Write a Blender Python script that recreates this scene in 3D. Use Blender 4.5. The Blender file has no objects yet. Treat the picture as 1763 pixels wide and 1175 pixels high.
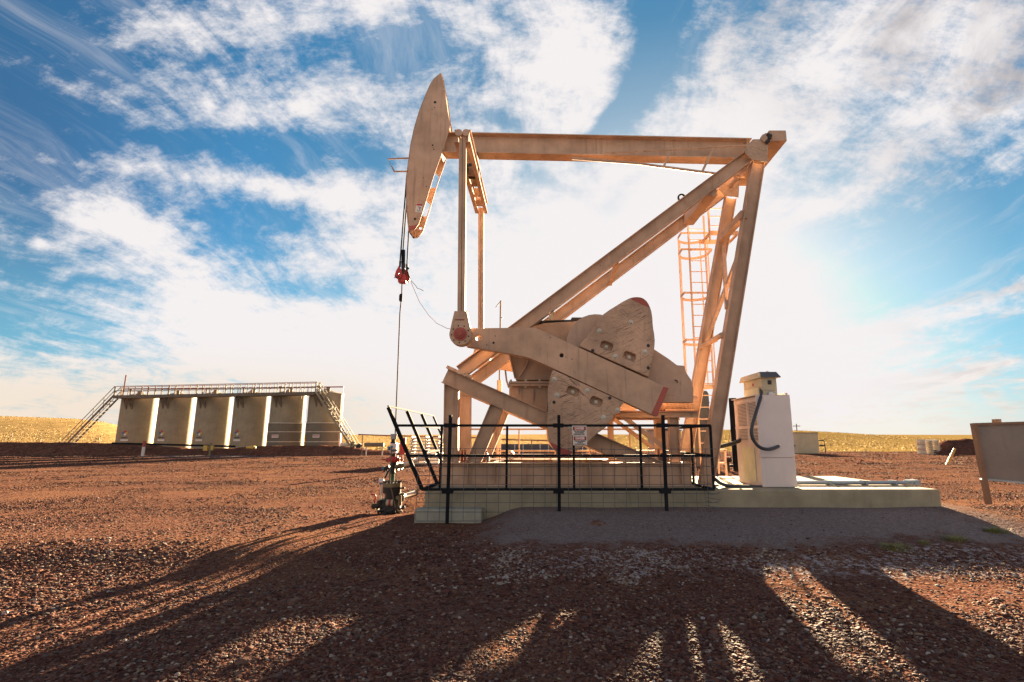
import bpy, bmesh, math, random
import numpy as np
from mathutils import Vector, Matrix
random.seed(7)
RNG = np.random.default_rng(11)
C = bpy.context.scene.collection
H, F, CX, CY = 1.4, 900.0, 934.0, 587.5
PITCH = math.atan(168.5 / 900.0)
CP, SP = math.cos(PITCH), math.sin(PITCH)

def at(px, py, Y):
    """point of the plane y = Y that the surveyed photo position (px, py) falls on"""
    a = (px - CX) / F; b = (CY - py) / F
    dy = CP - b * SP; dz = SP + b * CP
    t = Y / dy
    return Vector((a * t, Y, H + dz * t))

def atz(px, py, z):
    a = (px - CX) / F; b = (CY - py) / F
    dy = CP - b * SP; dz = SP + b * CP
    t = (z - H) / dz
    return Vector((a * t, dy * t, z))

def zoom(ox, oy, sc):
    return lambda x, y: (ox + x / sc, oy + y / sc)

# ------------------------------------------------------------------ mesh building
class MB:
    def __init__(self):
        self.v = []; self.f = []
    def add(self, vs, fs):
        o = len(self.v)
        self.v += [Vector(p) for p in vs]
        self.f += [tuple(i + o for i in f) for f in fs]
        return self
    def box(self, a, b):
        x0, x1 = sorted((a[0], b[0])); y0, y1 = sorted((a[1], b[1])); z0, z1 = sorted((a[2], b[2]))
        return self.add([(x0,y0,z0),(x1,y0,z0),(x1,y1,z0),(x0,y1,z0),(x0,y0,z1),(x1,y0,z1),(x1,y1,z1),(x0,y1,z1)],
                        [(0,3,2,1),(4,5,6,7),(0,1,5,4),(1,2,6,5),(2,3,7,6),(3,0,4,7)])
    def frame(self, p0, p1, side):
        a = (Vector(p1) - Vector(p0)).normalized()
        n = Vector(side); n = (n - a * n.dot(a))
        if n.length < 1e-5:
            n = Vector((1, 0, 0)) if abs(a.x) < .9 else Vector((0, 0, 1)); n = n - a * n.dot(a)
        n.normalize(); d = n.cross(a)
        return a, n, d
    def sweep(self, p0, p1, sec, side=(0, 1, 0), z0=None, z1=None):
        """extrude a closed section (d, n) from p0 to p1; z0/z1 cut the ends level"""
        p0 = Vector(p0); p1 = Vector(p1)
        a, n, d = self.frame(p0, p1, side)
        A = [p0 + d * s + n * w for s, w in sec]; B = [p1 + d * s + n * w for s, w in sec]
        if z0 is not None and abs(a.z) > 1e-3: A = [p + a * ((z0 - p.z) / a.z) for p in A]
        if z1 is not None and abs(a.z) > 1e-3: B = [p + a * ((z1 - p.z) / a.z) for p in B]
        k = len(sec)
        return self.add(A + B, [tuple(range(k)), tuple(range(2*k-1, k-1, -1))] +
                        [(i, i + k, (i + 1) % k + k, (i + 1) % k) for i in range(k)])
    def bar(self, p0, p1, w, h=None, side=(0, 1, 0), z0=None, z1=None):
        h = w if h is None else h
        return self.sweep(p0, p1, [(-w/2,-h/2),(w/2,-h/2),(w/2,h/2),(-w/2,h/2)], side, z0, z1)
    def ibeam(self, p0, p1, dep, fw, tf=.018, tw=.012, side=(0, 1, 0), z0=None, z1=None):
        D, W = dep/2, fw/2; t = tw/2
        sec = [(-D,-W),(-D+tf,-W),(-D+tf,-t),(D-tf,-t),(D-tf,-W),(D,-W),(D,W),(D-tf,W),(D-tf,t),(-D+tf,t),(-D+tf,W),(-D,W)]
        return self.sweep(p0, p1, sec, side, z0, z1)
    def cyl(self, p0, p1, r0, r1=None, n=16, caps=True):
        r1 = r0 if r1 is None else r1
        p0 = Vector(p0); p1 = Vector(p1)
        a, u, w = self.frame(p0, p1, (.13, .2, .97))
        A = []; B = []
        for i in range(n):
            t = 2 * math.pi * i / n; q = u * math.cos(t) + w * math.sin(t)
            A.append(p0 + q * r0); B.append(p1 + q * r1)
        fs = [(i, i + n, (i + 1) % n + n, (i + 1) % n) for i in range(n)]
        if caps: fs += [tuple(range(n)), tuple(range(2*n-1, n-1, -1))]
        return self.add(A + B, fs)
    def tube(self, pts, r, n=8, closed=False):
        pts = [Vector(p) for p in pts]; m = len(pts); rings = []
        up = None
        for i in range(m):
            if closed: t = pts[(i+1) % m] - pts[i-1]
            else: t = pts[min(i+1, m-1)] - pts[max(i-1, 0)]
            t.normalize()
            if up is None:
                up = Vector((0, 0, 1)) if abs(t.z) < .9 else Vector((0, 1, 0))
            u = up - t * up.dot(t); u.normalize(); w = t.cross(u); up = u
            rings.append([pts[i] + (u * math.cos(2*math.pi*k/n) + w * math.sin(2*math.pi*k/n)) * r for k in range(n)])
        vs = [p for rg in rings for p in rg]; fs = []
        for i in range(m if closed else m - 1):
            j = (i + 1) % m
            fs += [(i*n+k, i*n+(k+1) % n, j*n+(k+1) % n, j*n+k) for k in range(n)]
        if not closed: fs += [tuple(range(n-1, -1, -1)), tuple((m-1)*n + k for k in range(n))]
        return self.add(vs, fs)
    def prism(self, pts, Y0, Y1):
        """outline of (x, z) points extruded along y"""
        k = len(pts)
        return self.add([(p[0], Y0, p[1]) for p in pts] + [(p[0], Y1, p[1]) for p in pts],
                        [tuple(range(k)), tuple(range(2*k-1, k-1, -1))] + [(i, i+k, (i+1) % k + k, (i+1) % k) for i in range(k)])
    def dome(self, c, r, h, axis=(0, -1, 0), n=10):
        c = Vector(c); a = Vector(axis).normalized()
        _, u, w = self.frame(c, c + a, (.1, .2, .97))
        vs = []; rows = [(1, 0), (.9, .45), (.6, .85)]
        for s, hh in rows:
            vs += [c + (u * math.cos(2*math.pi*k/n) + w * math.sin(2*math.pi*k/n)) * r * s + a * h * hh for k in range(n)]
        vs.append(c + a * h); fs = []
        for i in range(len(rows) - 1):
            fs += [(i*n+k, i*n+(k+1) % n, (i+1)*n+(k+1) % n, (i+1)*n+k) for k in range(n)]
        fs += [((len(rows)-1)*n+k, (len(rows)-1)*n+(k+1) % n, len(vs)-1) for k in range(n)]
        return self.add(vs, fs)
    def lathe(self, c, prof, n=28, axis=(0, 0, 1)):
        c = Vector(c); a = Vector(axis).normalized(); _, u, w = self.frame(c, c + a, (1, .02, .01))
        vs = []; fs = []; m = len(prof)
        for r, h in prof:
            vs += [c + a * h + (u * math.cos(2*math.pi*k/n) + w * math.sin(2*math.pi*k/n)) * r for k in range(n)]
        for i in range(m - 1):
            fs += [(i*n+k, i*n+(k+1) % n, (i+1)*n+(k+1) % n, (i+1)*n+k) for k in range(n)]
        fs += [tuple(range(n-1, -1, -1)), tuple((m-1)*n+k for k in range(n))]
        return self.add(vs, fs)
    def split(self, name, mat, parent=None, smooth=None, bevel=0.0):
        """one object for each loose piece"""
        up = list(range(len(self.v)))
        def find(i):
            while up[i] != i: up[i] = up[up[i]]; i = up[i]
            return i
        for f in self.f:
            for i in f[1:]: up[find(i)] = find(f[0])
        groups = {}
        for f in self.f: groups.setdefault(find(f[0]), []).append(f)
        out = []
        for fs in groups.values():
            ids = sorted({i for f in fs for i in f}); mp = {i: k for k, i in enumerate(ids)}
            q = MB(); q.v = [self.v[i] for i in ids]; q.f = [tuple(mp[i] for i in f) for f in fs]
            out.append(q.build(name, mat, parent, smooth, bevel))
        return out
    def build(self, name, mat, parent=None, smooth=None, bevel=0.0):
        me = bpy.data.meshes.new(name)
        o0 = origin_of(parent)
        me.from_pydata([tuple(p - o0) for p in self.v], [], self.f)
        me.update()
        bm = bmesh.new(); bm.from_mesh(me); bmesh.ops.recalc_face_normals(bm, faces=bm.faces[:])
        bm.to_mesh(me); bm.free()
        return link(name, me, mat, parent, smooth, bevel)

def origin_of(parent):
    o = parent
    if o is None: return Vector((0, 0, 0))
    while o.parent: o = o.parent
    return o.location.copy()

def link(name, me, mat, parent=None, smooth=None, bevel=0.0):
    ob = bpy.data.objects.new(name, me); C.objects.link(ob)
    if mat: 
        me.materials.clear(); me.materials.append(mat)
    if smooth:
        me.polygons.foreach_set('use_smooth', [True] * len(me.polygons))
        me.set_sharp_from_angle(angle=math.radians(smooth))
    if bevel:
        b = ob.modifiers.new('edge', 'BEVEL'); b.width = bevel; b.segments = 2; b.limit_method = 'ANGLE'; b.angle_limit = math.radians(40)
        b.harden_normals = False
    if parent: ob.parent = parent
    return ob

def from_curve(cu, M):
    ob = bpy.data.objects.new('tmp', cu); C.objects.link(ob)
    dg = bpy.context.evaluated_depsgraph_get(); dg.update()
    me = bpy.data.meshes.new_from_object(ob.evaluated_get(dg), depsgraph=dg)
    bpy.data.objects.remove(ob); bpy.data.curves.remove(cu)
    me.transform(M)
    return me

def plate(name, mat, parent, loops, Y0, Y1, bevel=.006):
    """flat cut plate standing in the xz plane; loops: outline then holes, in (x, z)"""
    cu = bpy.data.curves.new(name, 'CURVE'); cu.dimensions = '2D'; cu.fill_mode = 'BOTH'
    for lp in loops:
        s = cu.splines.new('POLY'); s.points.add(len(lp) - 1); s.use_cyclic_u = True
        for i, p in enumerate(lp): s.points[i].co = (p[0], p[1], 0, 1)
    th = abs(Y1 - Y0) / 2
    b = min(bevel, th * .5)
    cu.extrude = th - b; cu.bevel_depth = b; cu.bevel_resolution = 1; cu.offset = -b
    o0 = origin_of(parent)
    M = Matrix.Translation(Vector((0, (Y0 + Y1) / 2, 0)) - o0) @ Matrix.Rotation(math.radians(90), 4, 'X')
    me = from_curve(cu, M)
    return link(name, me, mat, parent)

def text(name, body, mat, parent, c, size, width=None, wt=0.0):
    cu = bpy.data.curves.new(name, 'FONT'); cu.body = body; cu.size = size; cu.align_x = 'CENTER'; cu.align_y = 'CENTER'
    cu.extrude = .0006; cu.offset = wt
    o0 = origin_of(parent)
    me = from_curve(cu, Matrix.Rotation(math.radians(90), 4, 'X'))
    if width:
        xs = [v.co.x for v in me.vertices]; w = max(xs) - min(xs)
        me.transform(Matrix.Scale(width / w, 4, (1, 0, 0)))
    me.transform(Matrix.Translation(Vector(c) - o0))
    return link(name, me, mat, parent)

def xz(pts, Y):
    return [(p.x, p.z) for p in (at(x, y, Y) for x, y in pts)]

def disc2(c, r, n=24):
    return [(c[0] + r * math.cos(2*math.pi*k/n), c[1] + r * math.sin(2*math.pi*k/n)) for k in range(n)]

def rrect2(c, w, h, ang, r=.3, n=4):
    out = []; rr = min(w, h) * r
    for sx, sz, a0 in ((1, 1, 0), (-1, 1, 90), (-1, -1, 180), (1, -1, 270)):
        for k in range(n + 1):
            t = math.radians(a0 + 90 * k / n)
            out.append((sx * (w/2 - rr) + rr * math.cos(t), sz * (h/2 - rr) + rr * math.sin(t)))
    ca, sa = math.cos(ang), math.sin(ang)
    return [(c[0] + x*ca - z*sa, c[1] + x*sa + z*ca) for x, z in out]

def thing(name, label, cat, loc=(0, 0, 0), group=None):
    o = bpy.data.objects.new(name, None); C.objects.link(o)
    o.empty_display_size = .2; o.location = loc
    o['label'] = label; o['category'] = cat
    if group: o['group'] = group
    return o

def tag(o, label, cat, group=None):
    o['label'] = label; o['category'] = cat
    if group: o['group'] = group
    return o

def kids(o):
    return [c for c in bpy.data.objects if c.parent == o]

def copy_tree(o, parent=None):
    c = o.copy(); C.objects.link(c); c.parent = parent
    for ch in kids(o): copy_tree(ch, c)
    return c

# ------------------------------------------------------------------ materials
class NT:
    def __init__(self, mat):
        self.t = mat.node_tree; self.n = self.t.nodes; self.l = self.t.links
    def new(self, ty, **kw):
        nd = self.n.new(ty)
        for k, v in kw.items(): setattr(nd, k, v)
        return nd
    def put(self, sock, val):
        if isinstance(val, bpy.types.NodeSocket): self.l.new(val, sock)
        else:
            try: sock.default_value = val
            except Exception: sock.default_value = (*val, 1)
    def math(self, op, a, b=None, c=None, clamp=False):
        nd = self.new('ShaderNodeMath', operation=op, use_clamp=clamp)
        for i, q in enumerate((a, b, c)):
            if q is not None: self.put(nd.inputs[i], q)
        return nd.outputs[0]
    def vmath(self, op, a, b=None):
        nd = self.new('ShaderNodeVectorMath', operation=op)
        self.put(nd.inputs[0], a)
        if b is not None: self.put(nd.inputs[1], b)
        return nd.outputs['Value'] if op in ('DOT_PRODUCT', 'LENGTH', 'DISTANCE') else nd.outputs['Vector']
    def noise(self, vec, scale, detail=4, rough=.55, dist=0.0, dim='3D'):
        nd = self.new('ShaderNodeTexNoise', noise_dimensions=dim)
        if vec is not None: self.l.new(vec, nd.inputs['Vector'])
        nd.inputs['Scale'].default_value = scale; nd.inputs['Detail'].default_value = detail
        nd.inputs['Roughness'].default_value = rough; nd.inputs['Distortion'].default_value = dist
        return nd.outputs['Fac']
    def voro(self, vec, scale, feature='F1'):
        nd = self.new('ShaderNodeTexVoronoi', feature=feature)
        self.l.new(vec, nd.inputs['Vector']); nd.inputs['Scale'].default_value = scale
        return nd
    def mapv(self, vec, scale=(1, 1, 1), rot=(0, 0, 0), loc=(0, 0, 0)):
        nd = self.new('ShaderNodeMapping')
        self.l.new(vec, nd.inputs['Vector']); nd.inputs['Scale'].default_value = scale
        nd.inputs['Rotation'].default_value = rot; nd.inputs['Location'].default_value = loc
        return nd.outputs[0]
    def ramp(self, fac, stops, interp='LINEAR'):
        nd = self.new('ShaderNodeValToRGB'); cr = nd.color_ramp; cr.interpolation = interp
        while len(cr.elements) < len(stops): cr.elements.new(.5)
        for e, (p, c) in zip(cr.elements, stops):
            e.position = p; e.color = (*c, 1) if not isinstance(c, (int, float)) else (c, c, c, 1)
        self.l.new(fac, nd.inputs[0])
        return nd.outputs[0]
    def mix(self, fac, a, b, mode='MIX'):
        nd = self.new('ShaderNodeMix', data_type='RGBA', blend_type=mode)
        self.put(nd.inputs[0], fac)
        for i, q in ((6, a), (7, b)):
            if isinstance(q, bpy.types.NodeSocket): self.l.new(q, nd.inputs[i])
            else: nd.inputs[i].default_value = (*q[:3], 1)
        return nd.outputs[2]
    def step(self, x, lo, hi):
        nd = self.new('ShaderNodeMapRange', interpolation_type='SMOOTHSTEP')
        self.put(nd.inputs[0], x); nd.inputs[1].default_value = lo; nd.inputs[2].default_value = hi
        nd.inputs[3].default_value = 0.0; nd.inputs[4].default_value = 1.0
        return nd.outputs[0]
    def bump(self, h, strength=.3, dist=.02, normal=None):
        nd = self.new('ShaderNodeBump'); self.l.new(h, nd.inputs['Height'])
        nd.inputs['Strength'].default_value = strength; nd.inputs['Distance'].default_value = dist
        if normal is not None: self.l.new(normal, nd.inputs['Normal'])
        return nd.outputs[0]

def newmat(name):
    m = bpy.data.materials.new(name); m.use_nodes = True
    nt = NT(m); b = nt.n['Principled BSDF']
    return m, nt, b

def paint(name, col, rough=.5, metal=0.0, var=.16, streak=.25, scratch=0.0, dust=0.0, bump=.1, spec=.5, dark=(.05, .035, .03)):
    m, nt, b = newmat(name)
    tc = nt.new('ShaderNodeTexCoord').outputs['Object']
    n1 = nt.noise(tc, 1.7, 6, .6)
    c = nt.mix(nt.step(n1, .3, .72), tuple(x * (1 - var) for x in col), tuple(min(1, x * (1 + var)) for x in col))
    n2 = nt.noise(tc, 26, 5, .65)
    c = nt.mix(nt.math('MULTIPLY', nt.step(n2, .56, .74), .35 * (1 if streak else .4)), c, tuple(x * .72 for x in col))
    fd = nt.noise(tc, .55, 3, .5)
    c = nt.mix(nt.math('MULTIPLY', nt.step(fd, .45, .7), .3), c, tuple(min(1, x * .45 + .26 * (x + .12)) for x in col))
    if streak:
        sv = nt.mapv(tc, (9, 9, .55))
        n3 = nt.noise(sv, 1.3, 5, .62)
        c = nt.mix(nt.math('MULTIPLY', nt.step(n3, .52, .76), streak), c, dark)
        n5 = nt.noise(tc, 7.5, 6, .7)
        c = nt.mix(nt.math('MULTIPLY', nt.step(n5, .67, .73), min(1, streak * 2.2)), c, dark)
    if scratch:
        for k, (ang, sc, th) in enumerate(((.45, 5.0, .585), (-.75, 4.0, .615), (.2, 9.0, .60), (-.3, 6.0, .615), (1.1, 5.0, .63))):
            sv = nt.mapv(nt.mapv(tc, rot=(0, ang, 0)), (.9, 1, 22), loc=(k * 3.7, 0, k * 1.3))
            n4 = nt.noise(sv, sc * .55, 5, .66, .35)
            mk = nt.step(nt.noise(nt.mapv(tc, loc=(k * 2.1, 0, k)), 2.3, 4, .6), .42, .58)
            c = nt.mix(nt.math('MULTIPLY', nt.math('MULTIPLY', nt.step(n4, th - .02, th + .04), mk), scratch), c, (.085, .045, .03))
    nt.l.new(c, b.inputs['Base Color'])
    b.inputs['Metallic'].default_value = metal
    r = nt.math('MULTIPLY_ADD', n2, .3, rough - .15)
    nt.l.new(r, b.inputs['Roughness'])
    b.inputs['Specular IOR Level'].default_value = spec
    if bump:
        nt.l.new(nt.bump(nt.math('ADD', n2, nt.math('MULTIPLY', n1, .6)), bump, .01), b.inputs['Normal'])
    return m

M = {}
TAN = (.53, .355, .245)
M['tan'] = paint('tan_paint', TAN, .65, spec=.3, streak=.38, var=.2)
M['tan_worn'] = paint('worn_tan_paint', (.53, .345, .23), .6, streak=.38, scratch=1.0, bump=.06, var=.22)
M['tan_guard'] = paint('guard_paint', (.50, .325, .225), .5, streak=.2)
M['tan_grey'] = paint('gearbox_paint', (.44, .29, .19), .55, streak=.3)
M['red'] = paint('red_tip_paint', (.40, .085, .06), .55, streak=.2)
M['red_bright'] = paint('red_paint', (.42, .035, .03), .45, streak=.2)
M['black'] = paint('black_steel', (.013, .015, .019), .85, streak=0, var=.3, spec=.08)
M['dark'] = paint('dark_grease', (.02, .017, .015), .6, streak=0, var=.3)
M['bolt'] = paint('zinc_bolt', (.56, .53, .43), .45, metal=0, streak=0)
M['galv'] = paint('galvanised_steel', (.30, .36, .40), .45, metal=.35, streak=.15)
M['wire'] = paint('weathered_wire', (.10, .115, .14), .5, metal=.3, streak=0)
M['rope'] = paint('wire_rope', (.025, .024, .026), .8, streak=0, spec=.1)
M['white'] = paint('white_enamel', (.74, .66, .64), .35, streak=.07, var=.04, bump=.03, dark=(.3, .24, .2))
M['sign_white'] = paint('sign_face', (.72, .66, .60), .4, streak=.08, var=.04, bump=0)
M['beige'] = paint('beige_box_paint', (.50, .44, .30), .5, streak=.14, var=.08)
M['slate'] = paint('slate_roof_sheet', (.09, .095, .11), .5, streak=0)
M['tank'] = paint('tank_paint', (.33, .285, .20), .6, streak=.3, var=.1, bump=.04, spec=.12)
M['tank_low'] = paint('insulated_tank_paint', (.19, .165, .125), .6, spec=.12, streak=.3, var=.07)
M['band'] = paint('bright_band', (.62, .55, .46), .35, streak=0)
M['steel'] = paint('walkway_steel', (.16, .13, .095), .75, streak=.2)
M['rust'] = paint('rust_red_pipe', (.27, .075, .05), .55, streak=.2)
M['hose'] = paint('dark_conduit', (.035, .043, .058), .42, streak=0)
M['pipe_white'] = paint('pale_pipe', (.66, .58, .48), .4, streak=.15)
M['brass'] = paint('olive_valve', (.20, .17, .10), .4, metal=.3, streak=.3)
M['green'] = paint('green_paint', (.02, .12, .05), .45, streak=.1)
M['blue'] = paint('blue_cap', (.03, .16, .34), .35, streak=0)
M['yellow'] = paint('yellow_paint', (.62, .40, .08), .5, streak=.2)
M['sign_red'] = paint('sign_red_ink', (.50, .03, .03), .45, streak=0, var=.05, bump=0)
M['ink'] = paint('black_ink', (.02, .02, .022), .5, streak=0, var=.05, bump=0)
M['wood'] = paint('weathered_board', (.27, .23, .185), .7, streak=.3, var=.14, bump=.2)
M['board'] = paint('grey_board', (.20, .185, .17), .75, streak=.22, var=.12, bump=.1, dark=(.14, .09, .05))
M['brown_post'] = paint('brown_post', (.20, .125, .08), .65, streak=.2)
M['cream'] = paint('cream_door', (.62, .58, .38), .5, streak=.08)
M['perf'] = paint('perforated_sheet', (.66, .55, .50), .45, streak=.1)

def concrete(name, col):
    m, nt, b = newmat(name)
    tc = nt.new('ShaderNodeTexCoord').outputs['Object']
    n1 = nt.noise(tc, 2.2, 8, .65); n2 = nt.noise(tc, 38, 6, .7)
    c = nt.mix(nt.step(n1, .3, .7), tuple(x*.78 for x in col), tuple(x*1.1 for x in col))
    st = nt.noise(nt.mapv(tc, (5, 5, .7)), 1.4, 5, .6)
    c = nt.mix(nt.math('MULTIPLY', nt.step(st, .58, .75), .4), c, (.16, .13, .09))
    c = nt.mix(nt.math('MULTIPLY', nt.step(n2, .6, .72), .35), c, tuple(x*.6 for x in col))
    nt.l.new(c, b.inputs['Base Color']); b.inputs['Roughness'].default_value = .9; b.inputs['Specular IOR Level'].default_value = .15
    nt.l.new(nt.bump(nt.math('ADD', n1, n2), .25, .02), b.inputs['Normal'])
    return m
M['concrete'] = concrete('pad_concrete', (.35, .315, .225))
M['concrete2'] = concrete('step_concrete', (.36, .36, .30))
# ------------------------------------------------------------------ camera
scene = bpy.context.scene
cam = bpy.data.cameras.new('camera'); camo = bpy.data.objects.new('camera', cam); C.objects.link(camo)
camo.location = (0, 0, H); camo.rotation_euler = (math.radians(90) + PITCH, 0, 0)
cam.sensor_width = 36; cam.lens = F / 1763 * 36; cam.shift_x = -(CX - 881.5) / 1763
cam.clip_start = .05; cam.clip_end = 6000
scene.camera = camo
scene.view_settings.view_transform = 'Standard'; scene.view_settings.look = 'None'
EXPO = 3.4
scene.view_settings.exposure = EXPO; scene.view_settings.gamma = 1.0
scene.render.engine = 'CYCLES'
scene.cycles.max_bounces = 6; scene.cycles.diffuse_bounces = 3; scene.cycles.glossy_bounces = 3
scene.cycles.sample_clamp_indirect = 6.0
scene.cycles.use_denoising = True

# ------------------------------------------------------------------ sun
sd = (at(1122, 578, 1.0) - Vector((0, 0, H))).normalized()
SUN_EL = math.asin(sd.z); SUN_AZ = math.atan2(sd.x, sd.y)
sl = bpy.data.lights.new('sun', 'SUN'); sl.energy = 5.0; sl.angle = math.radians(.53); sl.color = (1.0, .74, .46)
so = bpy.data.objects.new('sun', sl); C.objects.link(so)
so.rotation_euler = sd.to_track_quat('Z', 'Y').to_euler()

# ------------------------------------------------------------------ sky
w = bpy.data.worlds.new('World'); scene.world = w; w.use_nodes = True
nt = NT(w); nt.n.clear()
out = nt.new('ShaderNodeOutputWorld'); bg = nt.new('ShaderNodeBackground'); nt.l.new(bg.outputs[0], out.inputs[0])
BGS = .1
bg.inputs['Strength'].default_value = BGS
sky = nt.new('ShaderNodeTexSky'); sky.sky_type = 'NISHITA'; sky.sun_disc = False
sky.sun_elevation = SUN_EL; sky.sun_rotation = SUN_AZ; sky.air_density = 1.0; sky.dust_density = 1.0; sky.ozone_density = 2.0
D = nt.vmath('NORMALIZE', nt.new('ShaderNodeTexCoord').outputs['Generated'])
sp = nt.new('ShaderNodeSeparateXYZ'); nt.l.new(D, sp.inputs[0]); dx, dy, dz = sp.outputs
yy = nt.math('MAXIMUM', dy, .08)
s_ = nt.math('DIVIDE', dx, yy); t_ = nt.math('DIVIDE', dz, yy)
cmb = nt.new('ShaderNodeCombineXYZ'); nt.l.new(s_, cmb.inputs[0]); nt.l.new(t_, cmb.inputs[1]); cmb.inputs[2].default_value = 1
ST = cmb.outputs[0]                                   # directions over the northern sky
front = nt.step(dy, .0, .25)
K = 2 ** EXPO * BGS                                   # so that colours below read as displayed
def k(c): return tuple(x / K for x in c)
cosun = nt.vmath('DOT_PRODUCT', D, tuple(sd))
# clear blue air: the physical sky, deepened away from the sun
deep = nt.ramp(nt.math('MULTIPLY_ADD', cosun, .5, .5), [(.0, (.06, .14, .30)), (.70, (.010, .055, .155)), (.78, (.014, .105, .27)), (.86, (.014, .245, .52)), (.93, (.05, .29, .50)), (.965, (.36, .58, .68)), (.985, (.80, .80, .79)), (1.0, (.9, .85, .82))])
deep = nt.mix(nt.math('MULTIPLY', nt.step(dz, .18, .58), .58), deep, (.012, .125, .275))
low = nt.math('SUBTRACT', 1.0, nt.step(dz, .04, .38))
teal = nt.mix(nt.math('MULTIPLY', low, .62), deep, (.17, .60, .78))
teal = nt.vmath('SCALE', teal); teal.node.inputs['Scale'].default_value = 1 / K
air = nt.mix(.035, teal, sky.outputs[0])
# cloud deck seen in perspective
zz = nt.math('MAXIMUM', nt.math('ADD', dz, .13), .1)
cd = nt.new('ShaderNodeCombineXYZ'); nt.l.new(nt.math('DIVIDE', dx, zz), cd.inputs[0]); nt.l.new(nt.math('DIVIDE', dy, zz), cd.inputs[1])
UV = cd.outputs[0]
warp = nt.new('ShaderNodeTexNoise'); nt.l.new(UV, warp.inputs['Vector']); warp.inputs['Scale'].default_value = 1.1; warp.inputs['Detail'].default_value = 3
wv = nt.vmath('SCALE', nt.vmath('SUBTRACT', warp.outputs['Color'], (.5, .5, .5))); wv.node.inputs['Scale'].default_value = .55
UVW = nt.vmath('ADD', UV, wv)
streak = nt.noise(nt.mapv(UVW, (2.6, .75, 1), rot=(0, 0, .12)), 2.2, 10, .64, .35)
fluff = nt.noise(UVW, 4.6, 12, .64, .25)
fine = nt.noise(nt.mapv(UVW, (4.0, 1.1, 1), rot=(0, 0, -.25)), 4.6, 9, .70, .6)
STW = nt.vmath('ADD', ST, nt.vmath('MULTIPLY', wv, (.16, .16, 0)))
billow = nt.noise(nt.mapv(STW, (1, 1.6, 1), rot=(0, 0, .2)), 11.0, 12, .70, .1)
NOI = nt.math('ADD', nt.math('MULTIPLY', nt.math('SUBTRACT', billow, .5), .62), nt.math('ADD', nt.math('MULTIPLY', streak, .42), nt.math('ADD', nt.math('MULTIPLY', fluff, .36), nt.math('MULTIPLY', fine, .22))))

def blob(px, py, rx, ry, ang, wgt):
    c = at(px, py, 1.0); a = math.radians(ang)
    e1 = at(px + rx * math.cos(a), py + rx * math.sin(a), 1.0); e2 = at(px - ry * math.sin(a), py + ry * math.cos(a), 1.0)
    cx, cz = c.x, c.z - H
    a1, b1 = e1.x - cx, e1.z - H - cz; a2, b2 = e2.x - cx, e2.z - H - cz
    det = a1 * b2 - a2 * b1
    r1 = (b2 / det, -a2 / det); r2 = (-b1 / det, a1 / det)
    u = nt.vmath('DOT_PRODUCT', STW, (r1[0], r1[1], -(r1[0] * cx + r1[1] * cz)))
    v = nt.vmath('DOT_PRODUCT', STW, (r2[0], r2[1], -(r2[0] * cx + r2[1] * cz)))
    q = nt.math('ADD', nt.math('MULTIPLY', u, u), nt.math('MULTIPLY', v, v))
    return nt.math('MULTIPLY', nt.math('EXPONENT', nt.math('MULTIPLY', q, -1.0)), wgt)

BLOBS = [
 (980, 640, 480, 210, 0, 1.25), (960, 420, 250, 180, 0, .62), (640, 370, 150, 110, 10, .55), (640, 560, 230, 60, 8, .5),
 (905, 130, 130, 140, -15, .72), (815, 55, 60, 50, 0, .5), (1000, 50, 90, 90, -20, .7), (1020, 150, 60, 90, 20, .5),
 (430, 42, 300, 58, -12, .62), (640, 15, 150, 50, -20, .4), (280, 60, 110, 34, 20, .25),
 (490, 192, 260, 50, -4, .56), (300, 170, 130, 22, 22, .32), (610, 150, 130, 26, -12, .3),
 (290, 300, 270, 24, 5, .52), (560, 335, 160, 20, 3, .35), (110, 290, 100, 8, 8, .2),
 (300, 480, 180, 72, 36, .90), (190, 385, 110, 28, 12, .80), (180, 345, 40, 16, 25, .4), (420, 610, 300, 60, 12, .75), (560, 440, 110, 26, -4, .42), (470, 540, 110, 40, 10, .3),
 (60, 690, 330, 85, 0, 1.0), (90, 140, 120, 20, 32, .42), (70, 422, 14, 9, 10, .6), (105, 468, 20, 9, 10, .5), (120, 500, 30, 10, 10, .3),
 (1330, 190, 260, 115, -31, .62), (1590, 130, 220, 120, -36, .50), (1180, 300, 200, 110, -35, .62), (1430, 30, 190, 70, -10, .52), (1690, 190, 150, 80, -38, .58), (1250, 60, 60, 40, -30, .4), (1730, 40, 120, 80, -30, .5),
 (1420, 352, 140, 22, -19, .74), (1570, 562, 300, 26, -17, .60), (1640, 640, 300, 20, -8, .55), (1480, 670, 330, 60, 0, .55), (1740, 488, 110, 14, -24, .45), (1240, 560, 120, 180, 0, .5),
 # gaps of open blue
 (1124, 110, 26, 125, 24, -1.0), (1200, 80, 60, 20, -50, -.45), (1052, 205, 17, 70, 34, -1.1), (1135, 30, 36, 50, 10, -.6), (1270, 30, 40, 30, -40, -.35),
 (1620, 415, 240, 60, -17, -.75), (1755, 370, 80, 40, -20, -.40), (1530, 475, 110, 34, -18, -.4), (1440, 452, 150, 26, -18, .4), (1380, 520, 120, 40, -10, .35), (560, 500, 130, 24, 4, -.45), (520, 275, 120, 24, 0, -.42),
 (60, 230, 190, 60, 10, -.30), (690, 110, 90, 34, -10, -.42), (90, 560, 200, 50, 10, -.30), (40, 40, 130, 130, 0, -.45), (640, 270, 50, 40, 0, -.3), (240, 112, 200, 22, -5, -.35), (1060, 350, 50, 18, -50, -.8), (955, 312, 44, 20, 30, -.8), (400, 245, 200, 16, 0, -.3), (420, 400, 120, 30, 0, -.2),
 (865, 40, 36, 14, 20, -.6), (862, 205, 34, 14, 20, -.8), (820, 110, 14, 40, 20, -.3),
]
acc = None
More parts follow.
